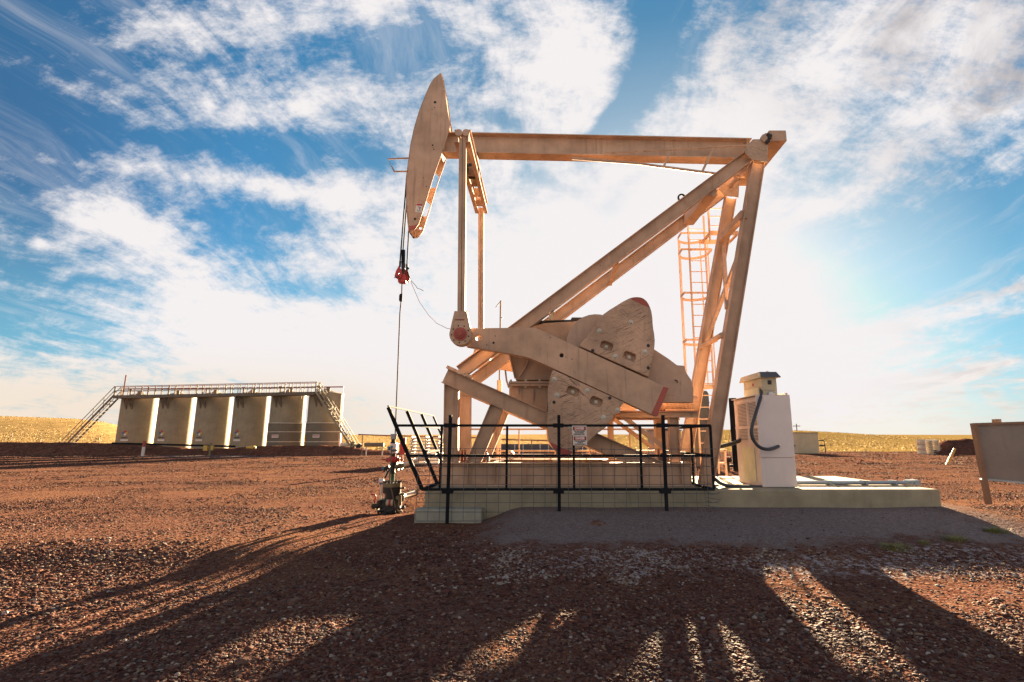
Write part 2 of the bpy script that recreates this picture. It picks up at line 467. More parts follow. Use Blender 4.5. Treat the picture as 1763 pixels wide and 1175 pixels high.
for bb in BLOBS:
    g = blob(*bb); acc = g if acc is None else nt.math('ADD', acc, g)
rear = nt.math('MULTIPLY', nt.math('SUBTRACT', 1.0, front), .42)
over = nt.step(dz, .70, .86)  # unseen zenith left clear and dark, to cut light on the ground
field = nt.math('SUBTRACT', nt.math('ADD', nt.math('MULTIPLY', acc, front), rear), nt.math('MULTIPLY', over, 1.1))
veil = nt.noise(nt.mapv(UVW, (3.2, .5, 1), rot=(0, 0, .3)), 1.9, 12, .70, .25)
dens = nt.math('ADD', field, nt.math('MULTIPLY', nt.math('SUBTRACT', NOI, .5), 3.6))
cover = nt.math('POWER', nt.step(dens, -.16, 1.08), 1.1)
thick = nt.step(dens, .55, 1.5)
# cloud light: white round the sun, greyer beneath the high right-hand bank, warm near the skyline
near = nt.step(cosun, .80, .95)
shade = nt.noise(nt.mapv(UVW, (1.5, 1, 1), loc=(3, 1, 0)), 2.6, 8, .6, .3)
grey = nt.math('MULTIPLY', nt.math('MULTIPLY', nt.math('MULTIPLY', nt.step(shade, .42, .64), .8), nt.math('SUBTRACT', 1.0, near)), nt.step(dx, .05, .5))
white = nt.mix(grey, (.92, .88, .88), (.38, .35, .37))
warm = nt.math('MULTIPLY', nt.math('SUBTRACT', 1.0, nt.step(dz, .0, .17)), nt.math('SUBTRACT', 1.0, nt.step(cosun, .80, .96)))
white = nt.mix(nt.math('MULTIPLY', warm, .8), white, (.90, .72, .50))
rearc = nt.mix(nt.step(dy, -.5, .1), (1.55, 1.17, .86), white)      # unseen clouds facing the low sun, brightened to light the pump front
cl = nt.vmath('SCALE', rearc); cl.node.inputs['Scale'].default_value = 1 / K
thin = nt.math('MULTIPLY', nt.math('MULTIPLY', nt.step(veil, .46, .80), nt.math('SUBTRACT', 1.0, over)), nt.math('MULTIPLY', front, .42))
cover = nt.math('MAXIMUM', cover, thin)
tot = nt.mix(cover, air, cl)
glow = nt.math('POWER', nt.math('MAXIMUM', cosun, 0.0), 30.0)
tot = nt.mix(nt.math('MULTIPLY', glow, .9), tot, k((.93, .885, .88)))
hz = nt.math('SUBTRACT', 1.0, nt.step(dz, -.02, .09))
tot = nt.mix(nt.math('MULTIPLY', hz, nt.math('MULTIPLY', front, .75)), tot, k((.92, .82, .74)))
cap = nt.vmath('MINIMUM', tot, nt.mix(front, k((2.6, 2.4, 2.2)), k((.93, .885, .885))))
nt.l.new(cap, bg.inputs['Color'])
w.cycles.sampling_method = 'MANUAL'; w.cycles.sample_map_resolution = 512

# ------------------------------------------------------------------ ground
YG = np.concatenate([np.arange(-14, 2, 1.0), np.arange(2, 16, .14), 16 * 1.035 ** np.arange(0, 150)])
UG = np.concatenate([-np.geomspace(3.2, .62, 34), np.linspace(-.6, .6, 110), np.geomspace(.62, 3.2, 34)])
SKYL = np.array([(-1500, 700), (-400, 712), (0, 719), (60, 721), (120, 723), (170, 727), (215, 738), (300, 745), (450, 748), (600, 750), (700, 750), (800, 753), (930, 757), (1030, 754), (1130, 745), (1240, 741), (1320, 741), (1380, 742), (1440, 745), (1520, 750), (1600, 754), (1660, 757), (1763, 758), (2400, 752), (3500, 745)], float)
def sstep(x, a, b):
    t = np.clip((x - a) / (b - a), 0, 1); return t * t * (3 - 2 * t)
def vnoise(x, y, seed=0):
    s = 0
    rr = np.random.default_rng(seed)
    for i in range(9):
        a = rr.uniform(0, 6.28); f = rr.uniform(.5, 1.6); p = rr.uniform(0, 6.28)
        s = s + np.sin((x * math.cos(a) + y * math.sin(a)) * f + p)
    return s / 9
PADX0, PADX1, PADY0, PADY1 = at(731, 843, 9.6).x, at(1619, 843, 9.6).x, 9.6, 13.0
PADZ = at(1000, 843, 9.6).z
def ground_z(x, y):
    x = np.asarray(x, float); y = np.asarray(y, float)
    z = .035 * vnoise(x * .9, y * .9, 1) + .02 * vnoise(x * 2.6, y * 2.6, 2) * (np.abs(y) < 40)
    z = z - .125 * (1 - sstep(y, 6.0, 7.7)) - .04 * (1 - sstep(y, 2.5, 5.5))
    inx = sstep(x, -1.12, -.35) * (1 - sstep(x, 7.2, 9.2))
    bank = .215 * sstep(y, 6.9, 9.5) * (1 - sstep(y, 12.6, 14.5)) * inx
    wx, wy = at(668, 885, 11.3).x, 11.3
    z = z * (1 - .8 * np.exp(-((x - wx) ** 2 + (y - wy) ** 2) / 1.2)) + bank - .11 * np.exp(-((x - wx) ** 2 + (y - wy) ** 2) / .8)
    near_pad = inx * sstep(y, 8.6, 9.6) * (1 - sstep(y, 13, 14))
    z = z * (1 - near_pad) + np.minimum(z, .235) * near_pad
    az = CX + 915.0 * x / np.maximum(y, 1e-3)
    sk = (756.0 - np.interp(az, SKYL[:, 0], SKYL[:, 1])) / 917.0
    Yr = 190.0
    top = H + sk * Yr
    far = sstep(y, 62, Yr) * (1 - sstep(y, Yr, 330))
    z = np.where(y > 40, z * (1 - sstep(y, 45, 80)) + far * top + far * (.5 * vnoise(x * .05, y * .05, 5)) * sstep(y, 70, 120) * .6, z)
    rid = sstep(y, 420, 1000) * (H + 6.8 / 917 * 1000 + 1.3 * vnoise(x * .012, y * .004, 9)) - sstep(y, 1050, 1800) * 9
    return z + np.where(y > 330, rid, 0)
gx, gy = np.meshgrid(UG, YG)
X = gx * np.maximum(np.abs(gy) * 1.25, 14); Yv = gy
Z = ground_z(X, Yv)
nr, nc = X.shape
me = bpy.data.meshes.new('ground')
co = np.stack([X, Yv, Z], -1).reshape(-1, 3).astype(np.float32)
i0 = (np.arange(nr - 1)[:, None] * nc + np.arange(nc - 1)[None, :]).reshape(-1)
quads = np.stack([i0, i0 + 1, i0 + nc + 1, i0 + nc], -1).astype(np.int32)
me.vertices.add(len(co)); me.vertices.foreach_set('co', co.ravel())
me.loops.add(quads.size); me.loops.foreach_set('vertex_index', quads.ravel())
me.polygons.add(len(quads)); me.polygons.foreach_set('loop_start', np.arange(0, quads.size, 4, dtype=np.int32))
me.update(calc_edges=True); me.validate()
me.polygons.foreach_set('use_smooth', [True] * len(me.polygons))

gm, nt, b = newmat('scoria_gravel')
P = nt.new('ShaderNodeNewGeometry').outputs['Position']
sp = nt.new('ShaderNodeSeparateXYZ'); nt.l.new(P, sp.inputs[0]); px_, py_, pz_ = sp.outputs
v1 = nt.voro(P, 34); v2 = nt.voro(P, 15); v3 = nt.voro(P, 75)
def cell(v, ch=0):
    s = nt.new('ShaderNodeSeparateColor'); nt.l.new(v.outputs['Color'], s.inputs[0]); return s.outputs[ch]
REDS = [(0, (.040, .018, .015)), (.28, (.088, .037, .026)), (.55, (.14, .062, .044)), (.76, (.20, .098, .068)), (.88, (.11, .082, .072)), (.95, (.23, .145, .093)), (1, (.30, .22, .155))]
c1 = nt.ramp(cell(v1), REDS); c2 = nt.ramp(cell(v2, 1), REDS); c3 = nt.ramp(cell(v3, 2), REDS)
big = nt.noise(P, .45, 6, .6); mid = nt.noise(P, 2.4, 6, .65)
c = nt.mix(nt.step(mid, .45, .62), c1, c2); c = nt.mix(.45, c, c3)
c = nt.mix(nt.math('MULTIPLY', nt.step(big, .45, .7), .5), c, (.215, .110, .060))           # sandier drifts
tr = nt.noise(nt.mapv(P, (.22, 1.1, 1), rot=(0, 0, .15)), .8, 4, .55)
c = nt.mix(nt.math('MULTIPLY', nt.step(tr, .55, .7), .4), c, (.25, .132, .072))
# crushed grey stone banked against the slab
edge = nt.math('MULTIPLY_ADD', nt.math('ADD', nt.math('MULTIPLY', nt.math('SUBTRACT', mid, .5), 1.8), nt.math('MULTIPLY', nt.math('SUBTRACT', big, .5), 1.6)), 1.0, py_)
gmask = nt.math('MULTIPLY', nt.math('MULTIPLY', nt.step(edge, 7.15, 7.7), nt.math('SUBTRACT', 1.0, nt.step(py_, 13.2, 14.2))),
                nt.math('MULTIPLY', nt.step(nt.math('MULTIPLY_ADD', mid, 1.6, px_), -.6, .7), nt.math('SUBTRACT', 1.0, nt.step(nt.math('MULTIPLY_ADD', mid, 2, px_), 7.3, 9.0))))
GREYS = [(0, (.095, .078, .074)), (.5, (.20, .168, .158)), (.85, (.28, .24, .22)), (1, (.19, .10, .08))]
gc = nt.mix(.5, nt.ramp(cell(v3), GREYS), nt.ramp(cell(v1, 2), GREYS))
gc = nt.mix(nt.math('MULTIPLY', nt.step(mid, .4, .62), .35), gc, (.20, .165, .155))
c = nt.mix(gmask, c, gc)
# pale salty crust in front of the bank
salt = nt.math('MULTIPLY', nt.math('MULTIPLY', nt.step(edge, 6.1, 6.6), nt.math('SUBTRACT', 1.0, nt.step(edge, 6.95, 7.3))), nt.math('MULTIPLY', nt.step(px_, -1.6, .8), nt.step(nt.noise(P, 13, 6, .7), .47, .60)))
c = nt.mix(nt.math('MULTIPLY', salt, .8), c, (.42, .40, .40))
# grey road up to the tanks
road = nt.math('MULTIPLY', nt.step(py_, 40, 44), nt.math('MULTIPLY', nt.step(px_, -34, -31), nt.math('SUBTRACT', 1.0, nt.step(px_, -24, -21))))
c = nt.mix(nt.math('MULTIPLY', road, .7), c, (.17, .15, .145))
# dry grass beyond the site
gn = nt.noise(P, .035, 6, .62); gn2 = nt.noise(nt.mapv(P, (1, .3, 1)), .9, 10, .75)
gcol = nt.mix(nt.step(gn, .35, .65), (.46, .31, .135), (.37, .25, .105))
gcol = nt.mix(nt.math('MULTIPLY', nt.step(gn2, .44, .60), .8), gcol, (.16, .11, .038))
gcol = nt.mix(nt.math('MULTIPLY', nt.step(px_, -15, 35), .72), gcol, (.19, .135, .045))  # right-hand hills browner, their turn from the sun darkened into the colour
c = nt.mix(nt.step(nt.math('MULTIPLY_ADD', nt.noise(P, .25, 3), 5, py_), 61.5, 63.5), c, gcol)
nt.l.new(c, b.inputs['Base Color']); b.inputs['Roughness'].default_value = .9; b.inputs['Specular IOR Level'].default_value = 0
h1 = nt.math('ADD', nt.math('MULTIPLY', v1.outputs['Distance'], -.9), nt.math('MULTIPLY', v2.outputs['Distance'], -.9))
h1 = nt.math('ADD', h1, nt.math('ADD', nt.math('MULTIPLY', mid, .12), nt.math('MULTIPLY', cell(v1, 1), .5)))
bn = nt.bump(h1, .6, .03); nt.l.new(nt.math('MULTIPLY_ADD', nt.step(py_, 14, 50), -.42, .5), bn.node.inputs['Strength']); nt.l.new(bn, b.inputs['Normal'])
go = bpy.data.objects.new('ground', me); C.objects.link(go); me.materials.append(gm); go['kind'] = 'structure'

# ------------------------------------------------------------------ loose stones (uncountable): one mesh
def stones(name, label, zones, base, faces, mat):
    iv, it = base, faces
    nv, nf = len(iv), len(it)
    px, py, pr = [], [], []
    for (n, y0, y1, rlo, rhi, pw) in zones:
        y = RNG.uniform(y0 ** 2, y1 ** 2, n) ** .5
        px.append(RNG.uniform(-1.16, 1.05, n) * (y * 1.02 + .5)); py.append(y)
        pr.append(rlo + (rhi - rlo) * RNG.random(n) ** pw)
    x = np.concatenate(px); y = np.concatenate(py); r = np.concatenate(pr)
    clump = vnoise(x * 2.1, y * 2.1, 21) + .6 * vnoise(x * 5.3, y * 5.3, 22) + .7 * vnoise(x * .5, y * .9, 23)
    keep = RNG.random(len(x)) < np.clip(.62 + 1.0 * clump, .12, 1)
    grey = (y > 7.3) & (y < 14) & (x > -.6) & (x < 7.6)
    keep &= ~(grey & (RNG.random(len(x)) > .22))
    keep &= ~((x > PADX0 - .05) & (x < PADX1 + .05) & (y > PADY0 - .05) & (y < PADY1 + .05))
    x, y, r = x[keep], y[keep], r[keep]; n = len(x)
    r = r * np.clip(1 + .9 * vnoise(x * 1.1, y * 1.6, 41) + .4 * vnoise(x * 3.7, y * 3.7, 42), .6, 1.22)
    r = np.where((y > 7.3) & (y < 14) & (x > -.6) & (x < 7.6), r * .6, r)
    sc = np.stack([r * RNG.uniform(.75, 1.3, n), r * RNG.uniform(.75, 1.3, n), r * RNG.uniform(.28, .58, n) * np.where(y > 11, 1.5, 1.0)], -1)
    V = iv[None] * RNG.uniform(.78, 1.22, (n, nv, 1)) * sc[:, None, :]
    a = RNG.uniform(0, 6.283, n); ca, sa = np.cos(a)[:, None], np.sin(a)[:, None]
    vx = V[:, :, 0] * ca - V[:, :, 1] * sa; vy = V[:, :, 0] * sa + V[:, :, 1] * ca
    vz = V[:, :, 2] + vx * RNG.normal(0, .22, n)[:, None] + vy * RNG.normal(0, .22, n)[:, None]
    z = ground_z(x, y) + sc[:, 2] * .25
    co = np.stack([vx + x[:, None], vy + y[:, None], vz + z[:, None]], -1).reshape(-1, 3).astype(np.float32)
    tri = (it[None] + (np.arange(n) * nv)[:, None, None]).reshape(-1, 3).astype(np.int32)
    me = bpy.data.meshes.new(name)
    me.vertices.add(len(co)); me.vertices.foreach_set('co', co.ravel())
    me.loops.add(tri.size); me.loops.foreach_set('vertex_index', tri.ravel())
    me.polygons.add(len(tri)); me.polygons.foreach_set('loop_start', np.arange(0, tri.size, 3, dtype=np.int32))
    me.update(calc_edges=True)
    ta = me.attributes.new('tint', 'FLOAT', 'FACE')
    tv = RNG.random(n)
    tv = np.where((r > .013) & (y < 9) & (RNG.random(n) < .2), RNG.uniform(.86, 1, n), tv)
    salted = (y > 5.9) & (y < 7.3) & (x > -.6) & (x < 8) & (vnoise(x * 3.1, y * 4.0, 31) + .4 * vnoise(x * 9, y * 9, 32) > .12)
    tv = np.where(salted & (RNG.random(n) < .38), RNG.uniform(.985, 1, n), tv)
    ta.data.foreach_set('value', np.repeat(tv, nf).astype(np.float32))
    me.polygons.foreach_set('use_smooth', [False] * len(me.polygons))
    o = bpy.data.objects.new(name, me); C.objects.link(o); me.materials.append(mat)
    o['kind'] = 'stuff'; o['label'] = label; o['category'] = 'gravel'
m, nt, b = newmat('scoria_stone')
A = nt.new('ShaderNodeAttribute'); A.attribute_name = 'tint'
c = nt.ramp(A.outputs['Fac'], [(0, (.038, .017, .015)), (.3, (.082, .033, .024)), (.60, (.135, .055, .037)), (.80, (.19, .087, .056)), (.90, (.10, .082, .078)), (.96, (.22, .14, .09)), (.985, (.30, .23, .16)), (1, (.40, .37, .34))])
P = nt.new('ShaderNodeNewGeometry').outputs['Position']
n1 = nt.noise(P, 60, 4, .6)
c = nt.mix(nt.math('MULTIPLY', nt.step(n1, .4, .7), .45), c, (.10, .055, .045))
nt.l.new(c, b.inputs['Base Color']); b.inputs['Roughness'].default_value = .75; b.inputs['Specular IOR Level'].default_value = .05
nt.l.new(nt.bump(n1, .5, .006), b.inputs['Normal'])
tt = (1 + 5 ** .5) / 2
ICO = np.array([(-1,tt,0),(1,tt,0),(-1,-tt,0),(1,-tt,0),(0,-1,tt),(0,1,tt),(0,-1,-tt),(0,1,-tt),(tt,0,-1),(tt,0,1),(-tt,0,-1),(-tt,0,1)], float) / 1.902
ICOF = np.array([(0,11,5),(0,5,1),(0,1,7),(0,7,10),(0,10,11),(1,5,9),(5,11,4),(11,10,2),(10,7,6),(7,1,8),(3,9,4),(3,4,2),(3,2,6),(3,6,8),(3,8,9),(4,9,5),(2,4,11),(6,2,10),(8,6,7),(9,8,1)])
OCT = np.array([(1,0,0),(-1,0,0),(0,1,0),(0,-1,0),(0,0,1),(0,0,-1)], float)
OCTF = np.array([(0,2,4),(2,1,4),(1,3,4),(3,0,4),(2,0,5),(1,2,5),(3,1,5),(0,3,5)])
stones('loose_gravel', 'loose red and brown scoria stones scattered over the near ground',
       [(54000, 2.5, 4.6, .006, .021, 1.9), (50000, 4.3, 7.2, .007, .022, 1.9), (44000, 6.8, 11.5, .008, .022, 1.9), (3200, 2.7, 9, .015, .036, 2.0)], ICO, ICOF, m)
stones('coarse_gravel', 'coarse red scoria gravel covering the open site behind the pumpjack',
       [(60000, 11, 18, .009, .022, 1.6), (70000, 17, 32, .012, .032, 1.6), (60000, 30, 60, .02, .05, 1.5)], OCT, OCTF, m)

def dry_grass(n):
    y = 62 * (205 / 62) ** RNG.random(n); x = RNG.uniform(-1.2, 1.05, n) * (y * 1.02)
    k = RNG.random(n) < np.clip(.5 + 1.3 * vnoise(x * .11, y * .07, 51) + .6 * vnoise(x * .5, y * .3, 52), .08, 1)
    x, y = x[k], y[k]; n = len(x)
    h = RNG.uniform(.02, .09, n) * (1 + y / 160); r = RNG.uniform(.06, .22, n); a = RNG.uniform(0, 6.28, n); z = ground_z(x, y)
    lx, ly = RNG.normal(0, .12, n), RNG.normal(0, .12, n)
    vs = np.zeros((n, 4, 3))
    for i in range(3):
        vs[:, i, 0] = x + r * np.cos(a + i * 2.094); vs[:, i, 1] = y + r * np.sin(a + i * 2.094); vs[:, i, 2] = z - .03
    vs[:, 3, 0] = x + lx; vs[:, 3, 1] = y + ly; vs[:, 3, 2] = z + h
    tri = (np.array([(0, 1, 3), (1, 2, 3), (2, 0, 3)])[None] + (np.arange(n) * 4)[:, None, None]).reshape(-1, 3).astype(np.int32)
    me = bpy.data.meshes.new('dry_grass'); me.vertices.add(n * 4); me.vertices.foreach_set('co', vs.astype(np.float32).ravel())
    me.loops.add(tri.size); me.loops.foreach_set('vertex_index', tri.ravel())
    me.polygons.add(len(tri)); me.polygons.foreach_set('loop_start', np.arange(0, tri.size, 3, dtype=np.int32)); me.update(calc_edges=True)
    ta = me.attributes.new('tint', 'FLOAT', 'FACE'); ta.data.foreach_set('value', np.repeat(RNG.random(n), 3).astype(np.float32))
    m, nt, b = newmat('dry_grass_tuft'); A = nt.new('ShaderNodeAttribute'); A.attribute_name = 'tint'
    nt.l.new(nt.ramp(A.outputs['Fac'], [(0, (.25, .175, .08)), (.4, (.34, .24, .11)), (.75, (.41, .30, .145)), (1, (.27, .21, .09))]), b.inputs['Base Color'])
    b.inputs['Roughness'].default_value = .9; b.inputs['Specular IOR Level'].default_value = 0
    o = bpy.data.objects.new('dry_grass', me); C.objects.link(o); me.materials.append(m)
    o['kind'] = 'stuff'; o['label'] = 'dry golden grass tufts covering the low hills'; o['category'] = 'grass'
dry_grass(60000)
# ------------------------------------------------------------------ pumping unit
YC = 11.3
PZ = PADZ
pj = thing('pumpjack', 'tan oil pumpjack with its long walking beam and pointed horsehead', 'pumpjack', (at(980, 838, YC).x, YC, PZ))
YN, YF = 10.4, 12.2                      # planes of the near and far frames
T, TW, TG = M['tan'], M['tan_worn'], M['tan_guard']

# skid
sx0, sx1 = at(756, 838, 10.3).x, at(1193, 838, 10.3).x
SZ = at(950, 797, 10.3).z
SHT = SZ - PZ
for y in (10.38, 12.22):
    MB().ibeam((sx0, y, PZ + SHT/2), (sx1, y, PZ + SHT/2), SHT, .2, .022, .014).build('skid_beam', T, pj)
for px in (770, 850, 960, 1060, 1150):
    x = at(px, 820, 10.4).x
    MB().ibeam((x, 10.44, PZ + SHT/2), (x, 12.16, PZ + SHT/2), SHT * .9, .14, .018, .012, side=(1, 0, 0)).build('cross_member', T, pj)
m = MB()
for px in (806, 852, 905, 1015, 1105, 1172):
    x = at(px, 820, 10.4).x
    for y in (10.33, 12.17): m.box((x - .006, y - .045, PZ + .024), (x + .006, y + .045, SZ - .024))
m.split('skid_stiffener', T, pj)

def frame_member(name, a, b, dep, fw=.17, z0=None, z1=None, near=YN, far=YF, mat=None, cut=False):
    """a, b: survey positions on the near frame; the far frame repeats it"""
    p, q = at(*a, near), at(*b, near)
    for y in (near, far):
        d = Vector((0, y - near, 0))
        m = MB().ibeam(p + d, q + d, dep, fw, .016, .011, z0=z0, z1=z1)
        if cut:
            A, B = at(761, 659.5, YN), at(870, 707, YN); k_ = (B.z - A.z) / (B.x - A.x); ax = (q - p).normalized()
            for i in range(12, 24):
                v = m.v[i]; m.v[i] = v + ax * ((A.z + (v.x - A.x) * k_ - v.z) / (ax.z - ax.x * k_))
        m.build(name, mat or T, pj)
z795 = SZ + .001
# front post, sloping beam, its strut
frame_member('front_post', (776.5, 797), (778, 667), .285, .16, z0=z795, near=YN + .004, far=YF + .004, cut=True)
p, q = at(766.5, 647.5, YN), at(1124, 803, YN)
for y in (YN, YF):
    d = Vector((0, y - YN, 0))
    MB().ibeam(p + d, q + d, .305, .19, .016, .011, z1=z795).build('sloping_beam', T, pj)
frame_member('strut', (808, 815), (854, 704), .27, .15, z0=z795, near=YN - .004, far=YF - .004, cut=True)
# samson post: long rake legs and steep rear legs
ap = (1302, 262)
pl, ql = at(793, 641, YN), at(1290, 269, YN + .06)
pr, qr = at(1214, 842, YN), at(1304, 282, YN + .06)
for y in (YN, YF):
    s = 1 if y == YN else -1
    d0 = Vector((0, y - YN, 0)); d1 = Vector((0, y - YN - .12 * (y == YF), 0))
    MB().ibeam(pl + d0, ql + d1, .262, .20, .016, .012).build('leg', T, pj)
    MB().ibeam(pr + d0, qr + d1, .262, .20, .016, .012, z0=PZ + .02).build('leg', T, pj)
    fp = pr + d0
    MB().box((fp.x - .30, fp.y - .16, PZ), (fp.x + .22, fp.y + .16, PZ + .025)).build('foot_plate', T, pj)
    # gusset with bolts
    z8 = zoom(1100, 200, 4.196)
    gp = [z8(*c) for c in ((742, 262), (806, 192), (918, 190), (912, 352), (800, 338), (752, 290))]
    yg = (y - .13) if y == YN else (y - .25)
    g = plate('gusset', T, pj, [[(X_, Z_) for X_, Z_ in xz(gp, YN)]], yg, yg + .022)
    mb = MB()
    for c in ((770, 265), (785, 245), (828, 215), (825, 250), (815, 288), (850, 290), (845, 322), (858, 262), (880, 270), (905, 270), (900, 302), (793, 308)):
        e = at(*z8(*c), YN); mb.dome((e.x, yg, e.z), .018, .02)
    mb.split('bolt', M['bolt'], g)
# crosshead box and centre bearing
c0, c1 = at(1319, 231, YN), at(1350, 249, YN)
MB().box((c0.x, YN - .14, c1.z), (c1.x, YF + .12, c0.z)).build('crosshead', T, pj, bevel=.012)
bc = at(1313, 245, YN)
MB().cyl((bc.x, YN - .1, bc.z), (bc.x, YF + .05, bc.z), .085, n=20).build('pivot_shaft', T, pj, smooth=40)
m = MB()
m.cyl((bc.x, YN - .16, bc.z), (bc.x, YN - .101, bc.z), .10, n=20)
m.box((bc.x + .0, YN - .15, bc.z - .02), (c0.x + .08, YN - .142, bc.z + .12))
m.build('bearing_cap', T, pj, smooth=40)
m = MB()
for k, (dx_, dz_) in enumerate(((.05, -.07), (.08, .0), (.06, .07), (.10, .05), (.02, -.10))): m.dome((bc.x + dx_, YN - .162, bc.z + dz_), .045, .03)
m.build('grease', M['dark'], pj)
# cross bracing between the two frames
def tie(a, ya, b, yb, wd, name='brace', tube=False):
    mb = MB()
    if tube: mb.cyl(at(*a, ya), at(*b, yb), wd / 2, n=12)
    else: mb.bar(at(*a, ya), at(*b, yb), wd, wd * .8, side=(1, 0, 0))
    mb.build(name, T, pj, smooth=40)
tie((1205, 599), YF, (1243, 577), YN, .11, tube=True)
tie((1240, 414), YF, (1281, 369), YN, .17)
tie((1245, 425), YF - .04, (1252, 530), YN + .05, .10)
tie((1272, 440), YN + .08, (1214, 590), YF - .05, .10)
tie((1256, 322), YF - .15, (1283, 292), YN + .08, .10, tube=True)
tie((1224, 326), YN + .05, (1185, 378), YF - .06, .30)
tie((1062, 450), YN + .05, (1050, 489), YF - .05, .10)
tie((950, 534), YN + .05, (946, 560), YF - .05, .10)

# walking beam
tl, tr = at(764, 227, 11.15), at(1294, 238, 11.15)
bl = at(764, 261.8, 11.15)
dep = (tl.z - bl.z)
a_ = Vector((tl.x, YC, tl.z - dep/2)); b_ = Vector((tr.x, YC, tr.z - dep/2))
wb = MB().ibeam(a_, b_, dep, .31, .022, .014).build('walking_beam', T, pj)
m = MB()
for f_ in (.985,):
    c_ = a_.lerp(b_, f_); m.box((c_.x - .007, YC - .145, c_.z - dep/2 + .024), (c_.x + .007, YC - .008, c_.z + dep/2 - .024)); m.box((c_.x - .007, YC + .008, c_.z - dep/2 + .024), (c_.x + .007, YC + .145, c_.z + dep/2 - .024))
m.split('web_stiffener', T, wb)
MB().box((b_.x, YC - .15, b_.z - .16), (c0.x, YC + .15, b_.z + .13)).build('saddle_block', T, pj, bevel=.01)
# tubular truss bracing along the back of the beam
for y in (10.98,):
    d = Vector((0, y - 10.98, 0))
    tb = MB().tube([at(985, 273, 10.98) + d, at(1100, 282, 10.98) + d, at(1229, 299, 10.98) + d, at(1282, 306, 10.98) + d], .03, 8).build('truss_tube', T, pj, smooth=50)
    MB().tube([at(1040, 264, 11.02) + d * .5, at(1180, 257, 11.02) + d * .5, at(1292, 250, 11.02) + d * .5], .02, 8).build('truss_tube', T, pj, smooth=50)
    for (q0, q1) in (((1153, 262), (1143, 287)), ((1228, 256), (1209, 296))):
        MB().bar(at(*q0, 11.02) + d * .75, at(*q1, 10.98) + d, .05, .05).build('truss_web', T, tb)

# horsehead
z1 = zoom(640, 100, 5.339); z2 = zoom(640, 300, 5.342)
hh_px = [z1(*c) for c in ((638, 140), (580, 185), (545, 235), (500, 335), (440, 490), (395, 640), (360, 800), (345, 920), (325, 1060))] + \
        [z2(*c) for c in ((325, 0), (321, 200), (325, 330), (334, 430), (345, 527), (385, 520), (412, 490), (435, 455), (500, 250), (570, 20))] + \
        [z1(*c) for c in ((640, 890), (690, 740), (715, 655), (722, 620), (700, 500), (672, 300))]
YH0, YH1 = 11.06, 11.5
o_near = xz(hh_px, YH0)
hn = plate('horsehead', T, pj, [o_near], YH0, YH0 + .02, .004)
# far cheek with lightening holes along its open edge
def lerp2(a, b, t): return (a[0] + (b[0] - a[0]) * t, a[1] + (b[1] - a[1]) * t)
redge = xz([z2(500, 250), z2(435, 455)], YH0)
r0, r1 = xz([z1(640, 890), z2(435, 455)], YH0)
ed = Vector((r1[0] - r0[0], r1[1] - r0[1])); el = ed.length; ed.normalize(); nn = Vector((ed.y, -ed.x))
if nn.x > 0: nn = -nn
def rel(t, w_): return (r0[0] + ed.x * t * el + nn.x * w_, r0[1] + ed.y * t * el + nn.y * w_)
holes = []
for t0, t1 in ((.20, .36), (.62, .79)):
    holes.append([rel(t0, .03), rel(t1, .03), rel(t1 + .04, .20), rel(t0 - .06, .20)])
holes.append(disc2(rel(.975, .075), .035, 14))
fc = plate('cheek_plate', T, pj, [o_near] + holes, YH1 - .02, YH1, .004)
# curved wrapper plate carrying the bridle
left = [xz([c], YH0)[0] for c in hh_px[:14]]
m = MB(); vs = []; k = len(left)
for (x, z) in left:
    vs += [(x - .018, YH0 + .004, z), (x - .018, YH1 - .004, z), (x + .012, YH0 + .021, z), (x + .012, YH1 - .021, z)]
fs = []
for i in range(k - 1):
    o = i * 4; n_ = o + 4
    fs += [(o, n_, n_+1, o+1), (o+2, o+3, n_+3, n_+2), (o, o+2, n_+2, n_), (o+1, n_+1, n_+3, o+3)]
m.add(vs, fs).build('wrapper_plate', T, pj)
# back plates seen from below
bk = [xz([c], YH0)[0] for c in ([hh_px[-1]] + hh_px[-2:-7:-1])]
m = MB()
for (pa, pb) in ((z1(672, 300), z1(715, 640)), (z1(668, 820), z1(640, 890))):
    e0, e1 = xz([pa, pb], YH0)
    m.bar(((e0[0] - .02), (YH0 + YH1) / 2, e0[1]), ((e1[0] - .02), (YH0 + YH1) / 2, e1[1]), .012, YH1 - YH0 - .05)
m.split('back_plate', T, pj)
m = MB()
for (c_, hw) in ((z2(470, 120), .3), (z2(420, 330), .25)):
    e = xz([c_], YH0)[0]; m.box((e[0] - .12, YH0 + .021, e[1] - .006), (e[0] + .05, YH1 - .021, e[1] + .006))
m.split('diaphragm', T, pj)
# handle, holes, red tip, warning sticker
m = MB().tube([at(*z1(345, 921), YH0), at(*z1(150, 930), YH0), at(*z1(208, 1045), YH0), at(*z1(330, 1043), YH0)], .022, 6)
m.build('handle', T, pj)
m = MB()
for c_, r in ((z1(582, 408), .034), (z2(398, 413), .03), (z1(560, 803), .022)): 
    e = at(*c_, YH0); m.cyl((e.x, YH0 - .003, e.z), (e.x, YH0 + .004, e.z), r, n=14)
for c_, r in ((z1(578, 457), .012), (z1(555, 475), .010), (z1(570, 842), .016), (z1(563, 826), .01), (z2(478, 35), .012), (z2(503, 116), .014)):
    e = at(*c_, YH0); m.cyl((e.x, YH0 - .003, e.z), (e.x, YH0 + .004, e.z), r, n=10)
m.split('bolt_hole', M['dark'], hn)
tip = [z2(*c) for c in ((342, 478), (376, 476), (420, 462), (413, 489), (386, 516), (346, 523))]
tp = plate('painted_tip', M['red'], hn, [xz(tip, YH0)], YH0 - .004, YH0 - .0005, .001)
st = [z2(*c) for c in ((412, 270), (472, 275), (458, 357), (396, 350))]
stk = plate('warning_sticker', M['sign_white'], hn, [xz(st, YH0)], YH0 - .004, YH0 - .0008, .0005)
